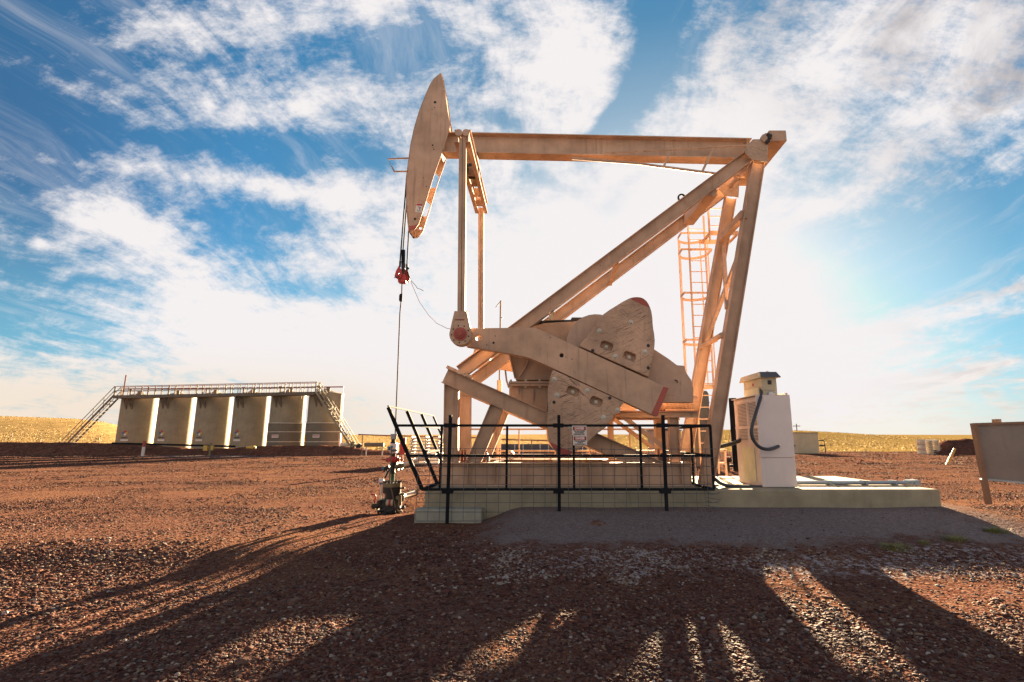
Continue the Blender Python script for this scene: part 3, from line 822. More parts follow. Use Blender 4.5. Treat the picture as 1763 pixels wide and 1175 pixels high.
plate('sticker_header', M['sign_red'], hn, [xz([z2(*c) for c in ((416, 273), (469, 277), (465, 293), (410, 290))], YH0)], YH0 - .006, YH0 - .0042, .0005)
m = MB()
for c_, q_ in (((425, 300), (445, 312)), ((436, 318), (455, 308)), ((440, 315), (444, 345)), ((420, 330), (432, 345))):
    m.bar(Vector((*at(*z2(*c_), YH0)[:1], YH0 - .005, at(*z2(*c_), YH0).z)), Vector((at(*z2(*q_), YH0).x, YH0 - .005, at(*z2(*q_), YH0).z)), .012, .0015)
m.build('sticker_mark', M['ink'], hn)

# equalizer: two channels across the beam, resting in a saddle bearing
ze = zoom(760, 200, 7.34)
e_l, e_r = at(*ze(165, 172), 9.62), at(*ze(372, 155), 9.62)
ex0, ex1 = e_l.x, e_r.x; ez1 = e_l.z; 
ezb = at(*ze(330, 330), 9.62).z
YE0, YE1 = 9.62, 13.02
wch = (ex1 - ex0) * .27
eq = MB().ibeam((ex0 + wch/2, YE0, (ez1 + ezb)/2), (ex0 + wch/2, YE1, (ez1 + ezb)/2), ez1 - ezb, wch, .016, .012, side=(1, 0, 0)).build('equalizer_beam', T, pj)
MB().ibeam((ex1 - wch/2, YE0, (ez1 + ezb)/2), (ex1 - wch/2, YE1 , (ez1 + ezb)/2), ez1 - ezb, wch, .016, .012, side=(1, 0, 0)).build('equalizer_beam', T, pj)
m = MB()
for y in (9.98, 10.02 + .45, 11.05, 11.55, 12.1, 12.62):
    m.box((ex0 + wch, y - .008, ezb + .02), (ex1 - wch, y + .008, ez1 - .02))
m.box((ex0 + wch, 12.3, ezb + .02), (ex1 - wch, 12.62, ezb + .035))
m.split('spacer_plate', T, pj)
m = MB(); xm = (ex0 + ex1) / 2
m.cyl((ex0 + .02, YC, ez1 - .02), (ex1 - .02, YC, ez1 - .02), .16, n=20)
m.box((xm - .1, YC - .17, ez1 - .02), (xm + .1, YC + .17, a_.z - dep/2))
m.build('saddle_bearing', M['dark'], pj, smooth=40)
m = MB()
for dx_ in (-.075, .075): m.cyl((xm + dx_, YE0 - .035, ez1 - .085), (xm + dx_, YE0, ez1 - .085), .075, n=18)
m.split('end_cap', T, pj, smooth=40)

# pitman arms with wrist-pin housings
z3 = zoom(720, 480, 4.896)
wp = at(*z3(362, 476), 9.72)
for y in (9.72, 12.95):
    top = Vector((at(796.8, 245, 9.72).x, y, ezb + .12)); 
    bot = Vector((at(794.5, 545, 9.72).x, y, at(794.5, 545, 9.72).z))
    pm = MB()
    w_ = .152
    for s in (-1, 1):
        pm.sweep(top + Vector((s * w_/4 , 0, 0)), bot + Vector((s * w_/4 , 0, 0)), [(-w_/4 + .004, -.05), (w_/4 - .004, -.05), (w_/4 - .004, .05), (-w_/4 + .004, .05)])
    pm.bar(top + Vector((0, .012, 0)), bot + Vector((0, .012, 0)), .03, .06)
    ob = pm.build('pitman_arm', T, pj, bevel=.008)
    pts = [z3(*c) for c in ((312, 283), (412, 283), (434, 380), (452, 430))] 
    cpx = z3(362, 478); arc = []
    for a in np.linspace(20, -200, 18):
        r = 93 / 4.896; arc.append((cpx[0] + r * math.cos(math.radians(a)), cpx[1] - r * math.sin(math.radians(a))))
    pts += arc[0:] + [z3(275, 425), z3(290, 370)]
    bh = plate('wrist_housing', T, pj, [xz(pts[:3] + arc + [z3(291, 370)], 9.72)], y - .10, y + .10, .012)
    s = -1 if y < YC else 1
    m = MB(); yf = y - .10 if s < 0 else y + .10
    m.cyl((wp.x, yf, wp.z), (wp.x, yf + s * .02, wp.z), .125, n=28); m.cyl((wp.x, yf + s * .02, wp.z), (wp.x, yf + s * .055, wp.z), .085, n=24)
    m.cyl((wp.x, yf + s * .055, wp.z), (wp.x, yf + s * .085, wp.z), .05, n=16)
    m.build('wrist_pin', M['red'], bh, smooth=40)
    m = MB()
    for a in range(25, 385, 40):
        m.dome((wp.x + .165 * math.cos(math.radians(a)), yf, wp.z + .165 * math.sin(math.radians(a))), .014, .014 , axis=(0, s, 0), n=8)
    m.split('bolt', M['dark'], bh)
    m = MB().box((at(*z3(318, 352), 9.72).x, min(yf, yf + s * .006), at(*z3(318, 356), 9.72).z - .012), (at(*z3(396, 352), 9.72).x, max(yf, yf + s * .006), at(*z3(318, 352), 9.72).z))
    m.build('weld_plate', M['rust'], bh)

# cranks
z4 = zoom(940, 490, 4.353); z6 = zoom(860, 680, 4.4075)
YK = 9.86
cr_px = [z3(440, 418), z3(985, 412), z4(915, 775), z4(830, 990), z4(785, 972), z4(0, 605), z3(930, 668), z3(780, 635), z3(405, 570)]
crank2 = xz(cr_px, YK)
h1 = xz([z3(510, 500)], YK)[0]; h2 = xz([z4(117, 532)], YK)[0]; h3 = xz([z3(460, 500)], YK)[0]
SH = xz([(1032, 625)], YK)[0]
cranks = []
for y in (YK, 12.6):
    ck = plate('crank_arm', T, pj, [crank2, disc2(h1, .062, 18), disc2(h2, .040, 16)], y, y + .2, .010)
    m = MB(); m.cyl((h2[0], y + .1, h2[1]), (h2[0], y + .11, h2[1]), .05, n=14); m.build('bolt_hole', M['dark'], ck)
    stripe = [z4(880, 766), z4(919, 777), z4(833, 992), z4(788, 974)]
    yf = y if y < YC else y + .2; s = -1 if y < YC else 1
    plate('red_stripe', M['red'], ck, [xz(stripe, YK)], yf + s * .001, yf + s * .005, .001)
    m = MB(); c_ = xz([z3(1022, 560)], YK)[0]
    m.tube([(c_[0] + .09 * math.cos(a), yf, c_[1] + .09 * math.sin(a)) for a in np.linspace(0, 6.05, 26)], .0025, 5, closed=True); m.dome((c_[0], yf, c_[1]), .008, .006, axis=(0, s, 0), n=8)
    m.build('shaft_ring', M['tan_worn'], ck)
    m = MB()
    for q_, r_ in ((z3(635, 541), .025), (z3(650, 484), .012), (z3(578, 560), .012), (z3(1112, 497), .012), (z4(150, 545), .01), (z4(195, 560), .012)):
        e = xz([q_], YK)[0]; m.dome((e[0], yf, e[1]), r_, .004, axis=(0, s, 0), n=8)
    m.split('grease_spot', M['dark'], ck)

# counterweights: two on each crank
W_UP = [z4(*c) for c in ((246, 459), (300, 398), (350, 338), (372, 292), (395, 258), (430, 225), (475, 192), (520, 165), (572, 132), (625, 105), (655, 97), (682, 95), (708, 98), (732, 107), (754, 126), (770, 150), (781, 176), (790, 205), (797, 250), (799, 290), (803, 330), (811, 375), (815, 420), (813, 465), (803, 530), (790, 600), (770, 697))]
W_LO = [z4(*c) for c in ((52, 640), (30, 700), (16, 770), (8, 860), (5, 940), (5, 1020))] + [z6(*c) for c in ((360, 165), (360, 220), (365, 290), (374, 350), (392, 392), (430, 432), (466, 452), (502, 461), (540, 452), (600, 416), (660, 372), (745, 292), (800, 252), (850, 196), (890, 132), (925, 82), (948, 58))]
def weight(outline, slots, bolts, holes_, red, y):
    near = y < YC
    ya, yb = (y - .02, y + .10) if near else (y + .10, y + .22)
    wt = plate('counterweight', TW, pj, [xz(outline, YK)] + [rrect2(xz([z4(*c)], YK)[0], .235, .155, math.radians(-21), .32) for c in slots], ya, yb, .018)
    cpts = xz(outline, YK); cx_ = sum(p[0] for p in cpts)/len(cpts); cz_ = sum(p[1] for p in cpts)/len(cpts)
    ins = [(cx_ + (p[0]-cx_) * .985, cz_ + (p[1]-cz_) * .985) for p in cpts]
    yc, yd = (y + .101, y + .30) if near else (y - .10, y + .099)
    plate('weight_back', TW, wt, [ins], yc, yd, .006)
    yf, s = (ya, -1) if near else (yb, 1)
    for c_ in bolts:
        e = xz([z4(*c_)], YK)[0]; m = MB()
        m.cyl((e[0], yf, e[1]), (e[0], yf + s * .006, e[1]), .052, n=16); m.dome((e[0], yf + s * .006, e[1]), .040, .034, axis=(0, s, 0), n=12)
        m.build('bolt', M['bolt'], wt, smooth=60)
    for c_ in slots:
        e = xz([z4(*c_)], YK)[0]; yi = yc if near else yd
        m = MB(); m.cyl((e[0], yi, e[1]), (e[0], yi + s * .06, e[1]), .022, n=10); m.box((e[0] - .035, min(yi, yi + s * .025), e[1] - .035), (e[0] + .035, max(yi, yi + s * .025), e[1] + .035))
        m.build('bolt', M['bolt'], wt)
    m = MB()
    for c_ in holes_:
        e = xz([z4(*c_)], YK)[0]; m.cyl((e[0], yf + s * .002, e[1]), (e[0], yf - s * .01, e[1]), .032, n=14)
    m.split('bolt_hole', M['dark'], wt)
    plate('painted_tip', M['red'], wt, [xz(red, YK)], yf, yf + s * .004, .001)
for y in (YK, 12.6):
    weight(W_UP, [(455, 463), (626, 541)], [(635, 285), (398, 352), (518, 543), (742, 508)], [(765, 460), (349, 497), (765, 627)],
           [z4(*c) for c in ((632, 106), (656, 100), (682, 98), (708, 101), (730, 110), (751, 128), (767, 152), (778, 178), (748, 166), (712, 152), (680, 134), (650, 120))], y)
    weight(W_LO, [(202, 803), (377, 880)], [(82, 832), (310, 797), (430, 998), (182, 1070), (62, 714), (537, 945)], [(60, 884), (478, 852)],
           [z6(*c) for c in ((372, 346), (390, 363), (430, 380), (470, 402), (520, 420), (556, 434), (542, 447), (502, 457), (468, 448), (432, 428), (394, 388), (378, 350))], y)

# gearbox on its pedestal
zg = zoom(820, 600, 5.594)
YG0, YG1 = 10.72, 11.88
gu = [(877, 612), (888, 655), (1120, 655), (1112, 625), (1085, 585), (1000, 553), (940, 556), (918, 562)]
MB().prism(xz(gu, YG0), YG0, YG1).build('gearbox', M['tan_grey'], pj, bevel=.02)
fx0, fx1 = at(876, 660, YG0 - .1).x, at(1110, 660, YG0 - .1).x
fz0, fz1 = at(900, 665.2, YG0 - .1).z, at(900, 656.8, YG0 - .1).z
gf = MB().box((fx0, YG0 - .12, fz0), (fx1, YG1 + .12, fz1)).build('casing_flange', T, pj, bevel=.006)
zmid = at(900, 661, YG0 - .1).z
MB().box((fx0 - .002, YG0 - .123, zmid - .004), (fx1 + .002, YG1 + .123, zmid + .004)).build('gasket', M['dark'], gf)
m = MB()
for px in (879.5, 905, 929.5, 955): 
    e = at(px, 661, YG0 - .1)
    m.cyl((e.x, YG0 - .09, fz1), (e.x, YG0 - .09, fz1 + .035), .024, n=10); m.cyl((e.x, YG0 - .09, fz0 - .03), (e.x, YG0 - .09, fz0), .022, n=10)
m.split('bolt', M['bolt'], gf)
lo = [(876.5, 665.4), (876.5, 700), (900, 712), (1040, 712), (1040, 665.4)]
MB().prism(xz(lo, YG0), YG0, YG1).build('lower_casing', M['tan_grey'], pj, bevel=.01)
m = MB()
for a, b in ((zg(403, 372), zg(403, 440)), (zg(548, 372), zg(548, 510))):
    p, q = at(*a, YG0), at(*b, YG0); m.bar((p.x, YG0 - .02, p.z), (q.x, YG0 - .02, q.z), .016, .05)
p = [at(*zg(x, y), YG0) for x, y in ((500, 100), (480, 170), (440, 235), (410, 280))]
for i in range(3): m.bar((p[i].x, YG0 - .03, p[i].z), (p[i+1].x, YG0 - .03, p[i+1].z), .022, .07)
p = [at(*zg(x, y), YG0) for x, y in ((322, 70), (372, 292))]
m.bar((p[0].x, YG0 - .03, p[0].z), (p[1].x, YG0 - .03, p[1].z), .022, .07)
m.split('casing_rib', T, pj)
MB().prism(xz([(905, 552), (1004, 552), (1004, 545), (985, 545), (983, 549), (905, 551)], YG0), YG0 + .1, YG1 - .1).build('inspection_cover', M['dark'], pj)
MB().box((at(1000, 712, YN).x, YN + .2, at(1000, 740, YN).z), (at(1036, 712, YN).x, YF - .2, at(1000, 713, YG0).z)).build('pedestal', T, pj, bevel=.01)
MB().cyl((SH[0], YK + .21, SH[1]), (SH[0], 12.59, SH[1]), .16, n=24).build('crank_shaft', M['tan_grey'], pj, smooth=40)
MB().tube([at(870, 638, 10.6), at(872, 655, 10.6), at(876, 668, 10.6)], .02, 6).build('breather_pipe', T, pj)
MB().prism(xz([(769.5, 635), (772, 630.5), (814, 648.5), (811.5, 652.5)], YN), YN - .11, YN + .11).build('top_plate', T, pj)
m = MB()
for px, py in ((788, 639), (790, 644), (798.5, 643), (800, 648)): m.dome(at(px, py, YN - .1), .02, .03, axis=(.4, -.3, .9), n=8)
m.split('bolt', M['bolt'], pj)

# belt guard beside the gearbox
arc = [(1026 + 51 * math.cos(math.radians(a)), 592 - 51 * math.sin(math.radians(a))) for a in range(200, 60, -12)]
gd = arc + [(1124, 600), (1150, 617), (1166, 629), (1179, 630), (1181, 641), (1190, 654), (1194, 669), (1194, 693), (1142, 693), (1060, 690), (985, 640)]
YB0, YB1 = 10.14, 10.42
bg_ = plate('belt_guard', TG, pj, [xz(gd, YB0)], YB0, YB1, .012)
m = MB()
ln = [z4(x, y) for x, y in ((850, 722), (985, 722))]
fr = [at(*z4(*c), YB0) for c in ((905, 832), (1010, 832), (1010, 722))]
for i in range(2): m.bar((fr[i].x, YB0 - .003, fr[i].z), (fr[i+1].x, YB0 - .003, fr[i+1].z), .008, .006)
m.build('panel_seam', M['tan_worn'], bg_)
m = MB().tube([Vector((at(*z4(x, y), YB0).x, YB0 - .03, at(*z4(x, y), YB0).z)) for x, y in ((962, 718), (978, 722), (984, 738))], .012, 6); m.build('latch', M['dark'], bg_)
MB().cyl((at(1026, 592, YB1).x, YB1, at(1026, 592, YB0).z), (at(1026, 592, YB1).x, YG0 - .001, at(1026, 592, YB0).z), .1, n=14).build('input_shaft', M['dark'], pj)

# motor deck behind
zq = zoom(1040, 680, 6.91)
d0, d1 = at(*zq(195, 200), 10.5), at(*zq(1130, 270), 10.5)
for y in (10.55, 12.0):
    MB().ibeam((d0.x, y, (d0.z + d1.z)/2), (d1.x, y, (d0.z + d1.z)/2), abs(d0.z - d1.z), .14, .014, .01).build('deck_beam', T, pj)
MB().box((d0.x, 10.49, d0.z + .001), (d1.x, 12.06, d0.z + .018)).build('deck_plate', M['rust'], pj)
for y in (10.6, 11.95):
    p = at(*zq(820, 275), 10.6); q = at(*zq(855, 815), 10.6); dd = Vector((0, y - 10.6, 0))
    MB().ibeam(Vector((p.x, y, d1.z)), Vector((p.x, y, SZ)), .19, .16, .014, .01).build('deck_post', T, pj)
    u0, u1 = at(*zq(225, 262), 10.6) + dd, at(*zq(735, 640), 10.6) + dd
    MB().bar(u0, u1, .085, .085).build('diagonal_brace', T, pj)
e0, e1 = at(*zq(75, 330), 11.6), at(*zq(85, 815), 11.6)
MB().bar(Vector((e0.x, 11.6, d1.z)), Vector((e0.x, 11.6, SZ)), .12, .12).build('deck_post', T, pj)
m = MB()
mc = at(*zq(790, 135), 11.2)
m.cyl((mc.x - .25, 11.2, d0.z + .2), (mc.x + .55, 11.2, d0.z + .2), .17, n=20)
for k in range(8): m.cyl((mc.x - .2 + k * .085, 11.2, d0.z + .2), (mc.x - .18 + k * .085, 11.2, d0.z + .2), .19, n=20)
m.box((mc.x - .15, 11.05, d0.z + .02), (mc.x + .45, 11.35, d0.z + .08))
m.build('motor', M['tan_grey'], pj, smooth=40)
for px in (836, 1143, 1181):
    e = at(px, 790, 10.9)
    m = MB(); m.box((e.x - .08, 10.8, SZ), (e.x + .08, 11.0, SZ + .10)); m.cyl((e.x - .05, 10.9, SZ + .1), (e.x + .05, 10.9, SZ + .13), .06, n=12)
    m.build('anchor_block', M['dark'], pj, bevel=.008)
m = MB()
for px in (796, 801, 837, 1133): 
    e = at(px, 780, 10.55); m.cyl((e.x, 10.52, SZ), (e.x, 10.52, SZ + .24), .018, n=8)
m.split('anchor_rod', M['rust'], pj)
# bright line pipes lying on the far side of the skid
for yy, zz in ((11.9, .055), (12.02, .06)):
    xa, xb = at(878, 795, yy).x, at(1050, 795, yy).x
    MB().tube([(xa, yy, SZ + zz + .03), (xb, yy, SZ + zz)], .035, 8).build('lube_pipe', M['pipe_white'], pj, smooth=50)
MB().cyl((at(878, 792, 11.9).x, 11.8, SZ + .10), (at(878, 792, 11.9).x, 12.1, SZ + .10), .09, n=14).build('pipe_union', M['pipe_white'], pj, smooth=40)

# caged ladder up the far frame
YL = 12.95
zl = zoom(1160, 400, 3.672)
lx0, lx1 = at(1186, 420, YL).x, at(1214, 420, YL).x
lz0, lz1 = PZ + .05, at(1190, 372, YL).z
ld = MB().bar((lx0, YL, lz0), (lx0, YL, lz1), .035, .05).bar((lx1, YL, lz0), (lx1, YL, lz1), .035, .05).build('ladder', T, pj)
lx_2 = lx1 + .5
ld.location.x += 0
nr_ = int((lz1 - lz0) / .29)
for i in range(nr_):
    z = lz0 + .15 + i * .29
    MB().cyl((lx0, YL, z), (lx1, YL, z), .013, n=6).build('rung', T, ld)
hoops = [at(1200, py, YL).z for py in (401, 429, 504, 585, 664)]
cxm = (lx0 + lx1) / 2; RR = .39
hp = lambda z: [(cxm - RR, YL + .02, z), (cxm - RR, YL + .35, z)] + [(cxm + RR * math.cos(math.radians(a)), YL + .35 + .40 * math.sin(math.radians(a)), z) for a in range(165, 0, -15)] + [(cxm + RR, YL + .35, z), (cxm + RR, YL + .02, z)]
for z in hoops:
    m = MB(); pts = hp(z)
    for i in range(len(pts) - 1): m.bar(pts[i], pts[i+1], .075, .012, side=(0, 0, 1)) if False else m.sweep(pts[i], pts[i+1], [(-.006, -.035), (.006, -.035), (.006, .035), (-.006, .035)], side=(0, 0, 1))
    m.bar((cxm - RR, YL + .02, z), (cxm + RR, YL + .02, z), .05, .012)
    m.build('cage_hoop', T, ld)
for i in (1, 4, 7, 10, 13):
    q_ = hp(0)[i]; MB().bar((q_[0], q_[1], hoops[-1] - .03), (q_[0], q_[1], hoops[0] + .03), .03, .01).build('cage_bar', T, ld)
# upper ladder and landing bracket
za = zoom(1160, 300, 7.34)
u0, u1 = at(*za(435, 460), 12.45), at(*za(620, 460), 12.45)
ub = at(*za(460, 860), 12.45).z
ul = MB().bar((u0.x, 12.45, ub), (u0.x, 12.45, u0.z + .1), .035, .05).bar((u1.x, 12.45, ub), (u1.x, 12.45, u0.z + .1), .035, .05).build('upper_ladder', T, pj)
for py in (435, 535, 655, 750):
    z = at(*za(500, py), 12.45).z; MB().cyl((u0.x, 12.45, z), (u1.x, 12.45, z), .014, n=6).build('rung', T, ul)
l0, l1 = at(*za(455, 720), 12.42), at(*za(815, 775), 12.42)
m = MB()
m.box((l0.x, 12.40, l1.z), (l1.x, 12.42, l0.z)); m.box((l0.x - .1, 13.0, l1.z - .0), (l1.x, 13.02, l0.z - .0))
for x in (l0.x, l1.x): m.bar((x, 12.42, (l0.z + l1.z)/2), (x - .0, 13.02, (l0.z + l1.z)/2), .07, .03, side=(0, 0, 1))
m.build('landing_bracket', T, pj)
m = MB().bar((l1.x - .12, 12.42, l0.z), (l1.x - .25, 12.42, u0.z + .5), .03, .03); m.build('handrail', T, pj)
e_ = at(*za(100, 300), 10.75); MB().tube([(e_.x + .075 * math.cos(a), 10.75, e_.z + .075 * math.sin(a)) for a in np.linspace(0, 5.98, 20)], .022, 6, closed=True).build('lifting_eye', M['dark'], pj, smooth=60)

# ------------------------------------------------------------------ bridle and polished rod
bx = thing('bridle', 'black wire rope bridle with red carrier bar hanging from the horsehead', 'bridle', (at(690, 470, YC).x, YC, at(690, 470, YC).z))
zb = zoom(660, 420, 11.75)
def BB(x, y, Y=YC): return at(*zb(x, y), Y)
top_l = at(700.5, 318, YH0 + .12)
for (top_px, bot, yy) in (((700.6, 300), (338, 370), YC - .1), ((701.5, 330), (400, 150), YC), ((704, 393), (478, 440), YC + .1)):
    MB().tube([at(*top_px, yy), at(*zb(*bot), yy)], .016, 6).build('cable', M['rope'], bx, smooth=60)
m = MB().cyl(BB(405, 130), BB(400, 400), .042, n=12); m.build('rope_socket', M['black'], bx, smooth=40)
m = MB().cyl(BB(340, 355, YC - .1), BB(335, 470, YC - .1), .022, n=10).cyl(BB(478, 420, YC + .1), BB(480, 500, YC + .1), .026, n=10); m.build('rope_socket', M['dark'], bx, smooth=40)
body = [(325, 455), (345, 520), (385, 600), (382, 640), (452, 650), (500, 600), (535, 700), (520, 775), (440, 805), (320, 795), (305, 720), (258, 700), (236, 655), (262, 560)]
def bloc(pts, Y): return [(p.x, p.z) for p in (at(*zb(x, y), Y) for x, y in pts)]
plate('carrier_bar', M['red_bright'], bx, [bloc([(325, 450), (352, 510), (384, 600), (370, 690), (300, 722), (246, 690), (236, 655), (262, 560)], YC - .1), bloc([(322, 582), (346, 615), (302, 618)], YC - .1)], YC - .14, YC - .08, .006)
plate('carrier_bar', M['red_bright'], bx, [bloc([(310, 660), (450, 640), (470, 780), (440, 808), (318, 798)], YC)], YC - .10, YC + .06, .008)
plate('carrier_bar', M['red_bright'], bx, [bloc([(430, 560), (480, 520), (540, 710), (520, 775), (468, 800)], YC + .12)], YC + .08, YC + .14, .006)
m = MB(); m.cyl(BB(222, 682, YC - .14), BB(330, 668, YC - .14), .012, n=8); m.dome(BB(498, 500), .03, .03); m.cyl(BB(470, 500), BB(535, 720), .02, n=8); m.cyl(BB(405, 400), BB(400, 660), .045, n=12)
m.build('load_cell', M['dark'], bx)
rod_bot = at(680.5, 748, YC)
MB().tube([BB(378, 800), BB(372, 1020), at(688.5, 540, YC), rod_bot], .014, 8).build('polished_rod', M['steel'], bx, smooth=60)
m = MB(); m.cyl(BB(360, 1020), BB(352, 1165), .034, n=10); m.box(BB(320, 1040, YC - .03), BB(345, 1150, YC + .03)); m.build('rod_clamp', M['black'], bx)
# thin signal wire sagging from the carrier bar to the crank side
pts = [BB(535, 720), BB(620, 920), at(722, 520, YC), at(738, 543, YC - .4), at(752, 557, YC - .8), at(770, 566, YC - 1.2), at(792, 568, 9.9)]
wr = MB().tube(pts, .005, 5).build('signal_wire', M['rust'], None)
tag(wr, 'thin rusty wire sagging from the red carrier bar toward the pitman', 'wire')
w2 = MB().tube([BB(535, 720), BB(640, 830), BB(690, 905), BB(740, 915), BB(815, 955)], .006, 5).build('loose_wire', M['rope'], None)
tag(w2, 'short loose wire end sticking out beside the red carrier bar', 'wire')
# ------------------------------------------------------------------ slab and step
def slab(name, x0, x1, y0, y1, z0, z1, mat, label, cat, ch=.03):
    mb = MB().box((x0, y0, z0), (x1, y1, z1))
    o = mb.build(name, mat, None, bevel=ch); tag(o, label, cat); return o
slab('concrete_slab', PADX0, PADX1, PADY0, PADY1, -.25, PADZ, M['concrete'], 'long tan concrete slab carrying the pumpjack and the white cabinet', 'concrete slab', .035)
s0, s1 = at(714, 878, 9.25), at(829, 878, 9.25)
slab('concrete_step', s0.x, s1.x, 9.25, 9.595, -.15, at(770, 877.5, 9.25).z, M['concrete2'], 'low pale concrete step block at the left front of the long slab', 'concrete step', .015)

# ------------------------------------------------------------------ black guard fences
YFr = 9.2
gf = thing('guard_fence', 'front black steel guard fence with wire mesh and three posts in the ground', 'fence', (at(962, 890, YFr).x, YFr, .05))
BK = M['black']
zr = [at(950, y, YFr).z for y in (733, 785, 843)]
xl = [at(681, 733, YFr).x, at(704, 785, YFr).x, at(727, 843, YFr).x]; xr = at(1231, 843, YFr).x
xr_t = at(1222, 731, YFr).x; XR = (xr + xr_t) / 2
for z, x in zip(zr, xl): MB().bar((x, YFr, z), (XR, YFr, z), .042, .042).build('rail', BK, gf)
for px, py in ((759, 790), (872.5, 790), (988, 790), (1103.5, 790), (1226, 790)):
    x = at(px, py, YFr).x; 
    MB().bar((x, YFr + .001, zr[2]), (x, YFr + .001, zr[0]), .038, .038).build('upright', BK, gf)
for px in (773, 962.5, 1144.5):
    x = at(px, 800, YFr - .05).x
    p = MB().bar((x, YFr - .055, -.1), (x, YFr - .055, at(px, 715, YFr - .05).z), .052, .052).build('post', BK, gf)
    for z in (zr[0] + .0, zr[2] - .02):
        MB().box((x - .10, YFr - .10, z - .035), (x + .08, YFr + .03, z + .035)).build('bracket', BK, p)
m = MB(); zt, zbm = at(950, 772, YFr).z, at(950, 897, YFr).z
xa, xb = at(719, 840, YFr).x, at(1236, 840, YFr).x
x = xa
rgw = random.Random(3)
while x < xb:
    w0, w1 = rgw.uniform(-.012, .012), rgw.uniform(-.012, .012)
    m.tube([(x + w0, YFr - .03 + rgw.uniform(-.008, .008), zbm), (x, YFr - .028, (zt + zbm)/2), (x + w1, YFr - .03 + rgw.uniform(-.008, .008), zt)], .0042, 4); x += .197
z = zbm
while z < zt + .01:
    m.tube([(xa, YFr - .034, z), ((xa*2 + xb)/3, YFr - .034 + rgw.uniform(-.01, .01), z + rgw.uniform(-.012, .012)), ((xa + xb*2)/3, YFr - .034, z + rgw.uniform(-.012, .012)), (xb, YFr - .034, z)], .0042, 4); z += .148
m.build('wire_mesh', M['wire'], gf)
# crumpled mesh end hanging over the slab edge
m = MB()
for k in range(4):
    z = at(1225, 850 + k * 7, YFr).z
    m.tube([(at(1212, 850, YFr).x, YFr - .04, z + .01), (at(1226, 850, YFr).x, YFr - .07, z - .012), (at(1239, 850, YFr).x, YFr - .02, z + (-.03 if k % 2 else .02))], .0045, 4)
m.build('mesh_end', M['wire'], gf)

YRr = 12.75
sr = thing('guard_fence', 'black steel guard panel closing the right end of the enclosure', 'fence', (XR, 11, PZ))
zs = (zr[0], zr[1], zr[2])
XS = XR - .02
for z in (zr[0] - .003, zr[1] + .002, zr[2] - .003): MB().bar((XS, YFr + .03, z), (XS, YRr, z), .04, .04).build('rail', BK, sr)
for y in (10.35, 11.5, YRr - .02): MB().bar((XS, y, zr[2]), (XS, y, zr[0]), .04, .04).build('upright', BK, sr)
m = MB()
for y in np.arange(9.4, YRr, .2): m.bar((XS - .025, y, zbm + .3), (XS - .025, y, zr[1]), .006, .006)
for z in np.arange(zbm + .3, zr[1], .148): m.bar((XS - .03, YFr + .05, z), (XS - .03, YRr, z), .006, .006)
m.build('wire_mesh', M['wire'], sr)

rr_ = thing('guard_fence', 'dark steel guard rail along the far side behind the pumpjack', 'fence', (0, YRr + .1, PZ))
xle = at(745, 740, YRr).x
for z in (zr[0], zr[1] + .0): MB().bar((at(757, 740, YRr).x, YRr + .06, z), (XS, YRr + .06, z), .038, .038).build('rail', M['brown_post'], rr_)
for px in (760, 893.5, 956, 1015, 1056, 1085, 1155):
    x_ = at(px, 760, YRr).x; MB().bar((x_, YRr + .06, PZ), (x_, YRr + .06, zr[0]), .034, .034).build('upright', M['brown_post'], rr_)

lf = thing('guard_fence', 'black barred guard panel leaning outward beside the wellhead', 'fence', (at(727, 843, YFr).x, 11, PZ))
b0, t0 = at(726.5, 843.5, YFr), at(668, 701.5, YFr)
dyl = (13.05 - YFr) / 3
for k in range(4):
    d = Vector((0, k * dyl, 0)); bb_ = b0 + d + Vector((0, .022, 0)); tt_ = t0 + d + Vector((0, .022, 0))
    MB().bar(bb_, tt_, .06 if k < 3 else .045, .045).build('bar', BK, lf)
MB().bar(t0 + Vector((0, 0, .02)), t0 + Vector((0, 3 * dyl + .05, .02)), .026, .026).build('rail', BK, lf)
MB().bar(b0 + Vector((0, .045, 0)), b0 + Vector((0, 3 * dyl, 0)), .045, .045).build('rail', BK, lf)
md = b0.lerp(t0, .40)
for f_, y0_, y1_ in ((.43, 1, 3), (.80, 1, 3)):
    p_ = b0.lerp(t0, f_); MB().bar(p_ + Vector((0.03, dyl * y0_, 0)), p_ + Vector((.03, dyl * y1_, 0)), .036, .036).build('rail', BK, lf)

# danger signs
def danger(px0, py0, px1, py1, lines, label):
    Y = YFr - .075
    a, b = at(px0, py0, Y), at(px1, py1, Y)
    w, h = b.x - a.x, a.z - b.z; cx = (a.x + b.x)/2
    r = thing('danger_sign', label, 'sign', (cx, Y, b.z), 'danger signs on the guard fence')
    MB().box((a.x, Y - .002, b.z), (b.x, Y + .002, a.z)).build('sign_board', M['sign_white'], r)
    hz0, hz1 = a.z - h * .48, a.z - h * .09
    MB().box((a.x + w*.05, Y - .0032, hz0), (b.x - w*.05, Y - .0022, hz1)).build('header', M['ink'], r)
    n = 26; el = [(cx + w * .43 * math.copysign(abs(math.cos(t)) ** .6, math.cos(t)), (hz0 + hz1)/2 + (hz1 - hz0) * .47 * math.copysign(abs(math.sin(t)) ** .8, math.sin(t))) for t in (2*math.pi*k/n for k in range(n))]
    MB().prism(el, Y - .0044, Y - .0034).build('oval', M['sign_red'], r)
    text('lettering', 'DANGER', M['sign_white'], r, (cx, Y - .0052, (hz0 + hz1)/2), (hz1 - hz0) * .88, w * .66, .003)
    for i, ln in enumerate(lines):
        text('lettering', ln, M['ink'], r, (cx, Y - .0036, a.z - h * (.585 + .155 * i)), h * .155, w * min(.8, .062 * len(ln)), .0012)
danger(985, 733.3, 1010, 750, ['DO NOT ENTER', 'AUTHORIZED', 'PERSONNEL ONLY'], 'upper red and white DANGER sign reading DO NOT ENTER')
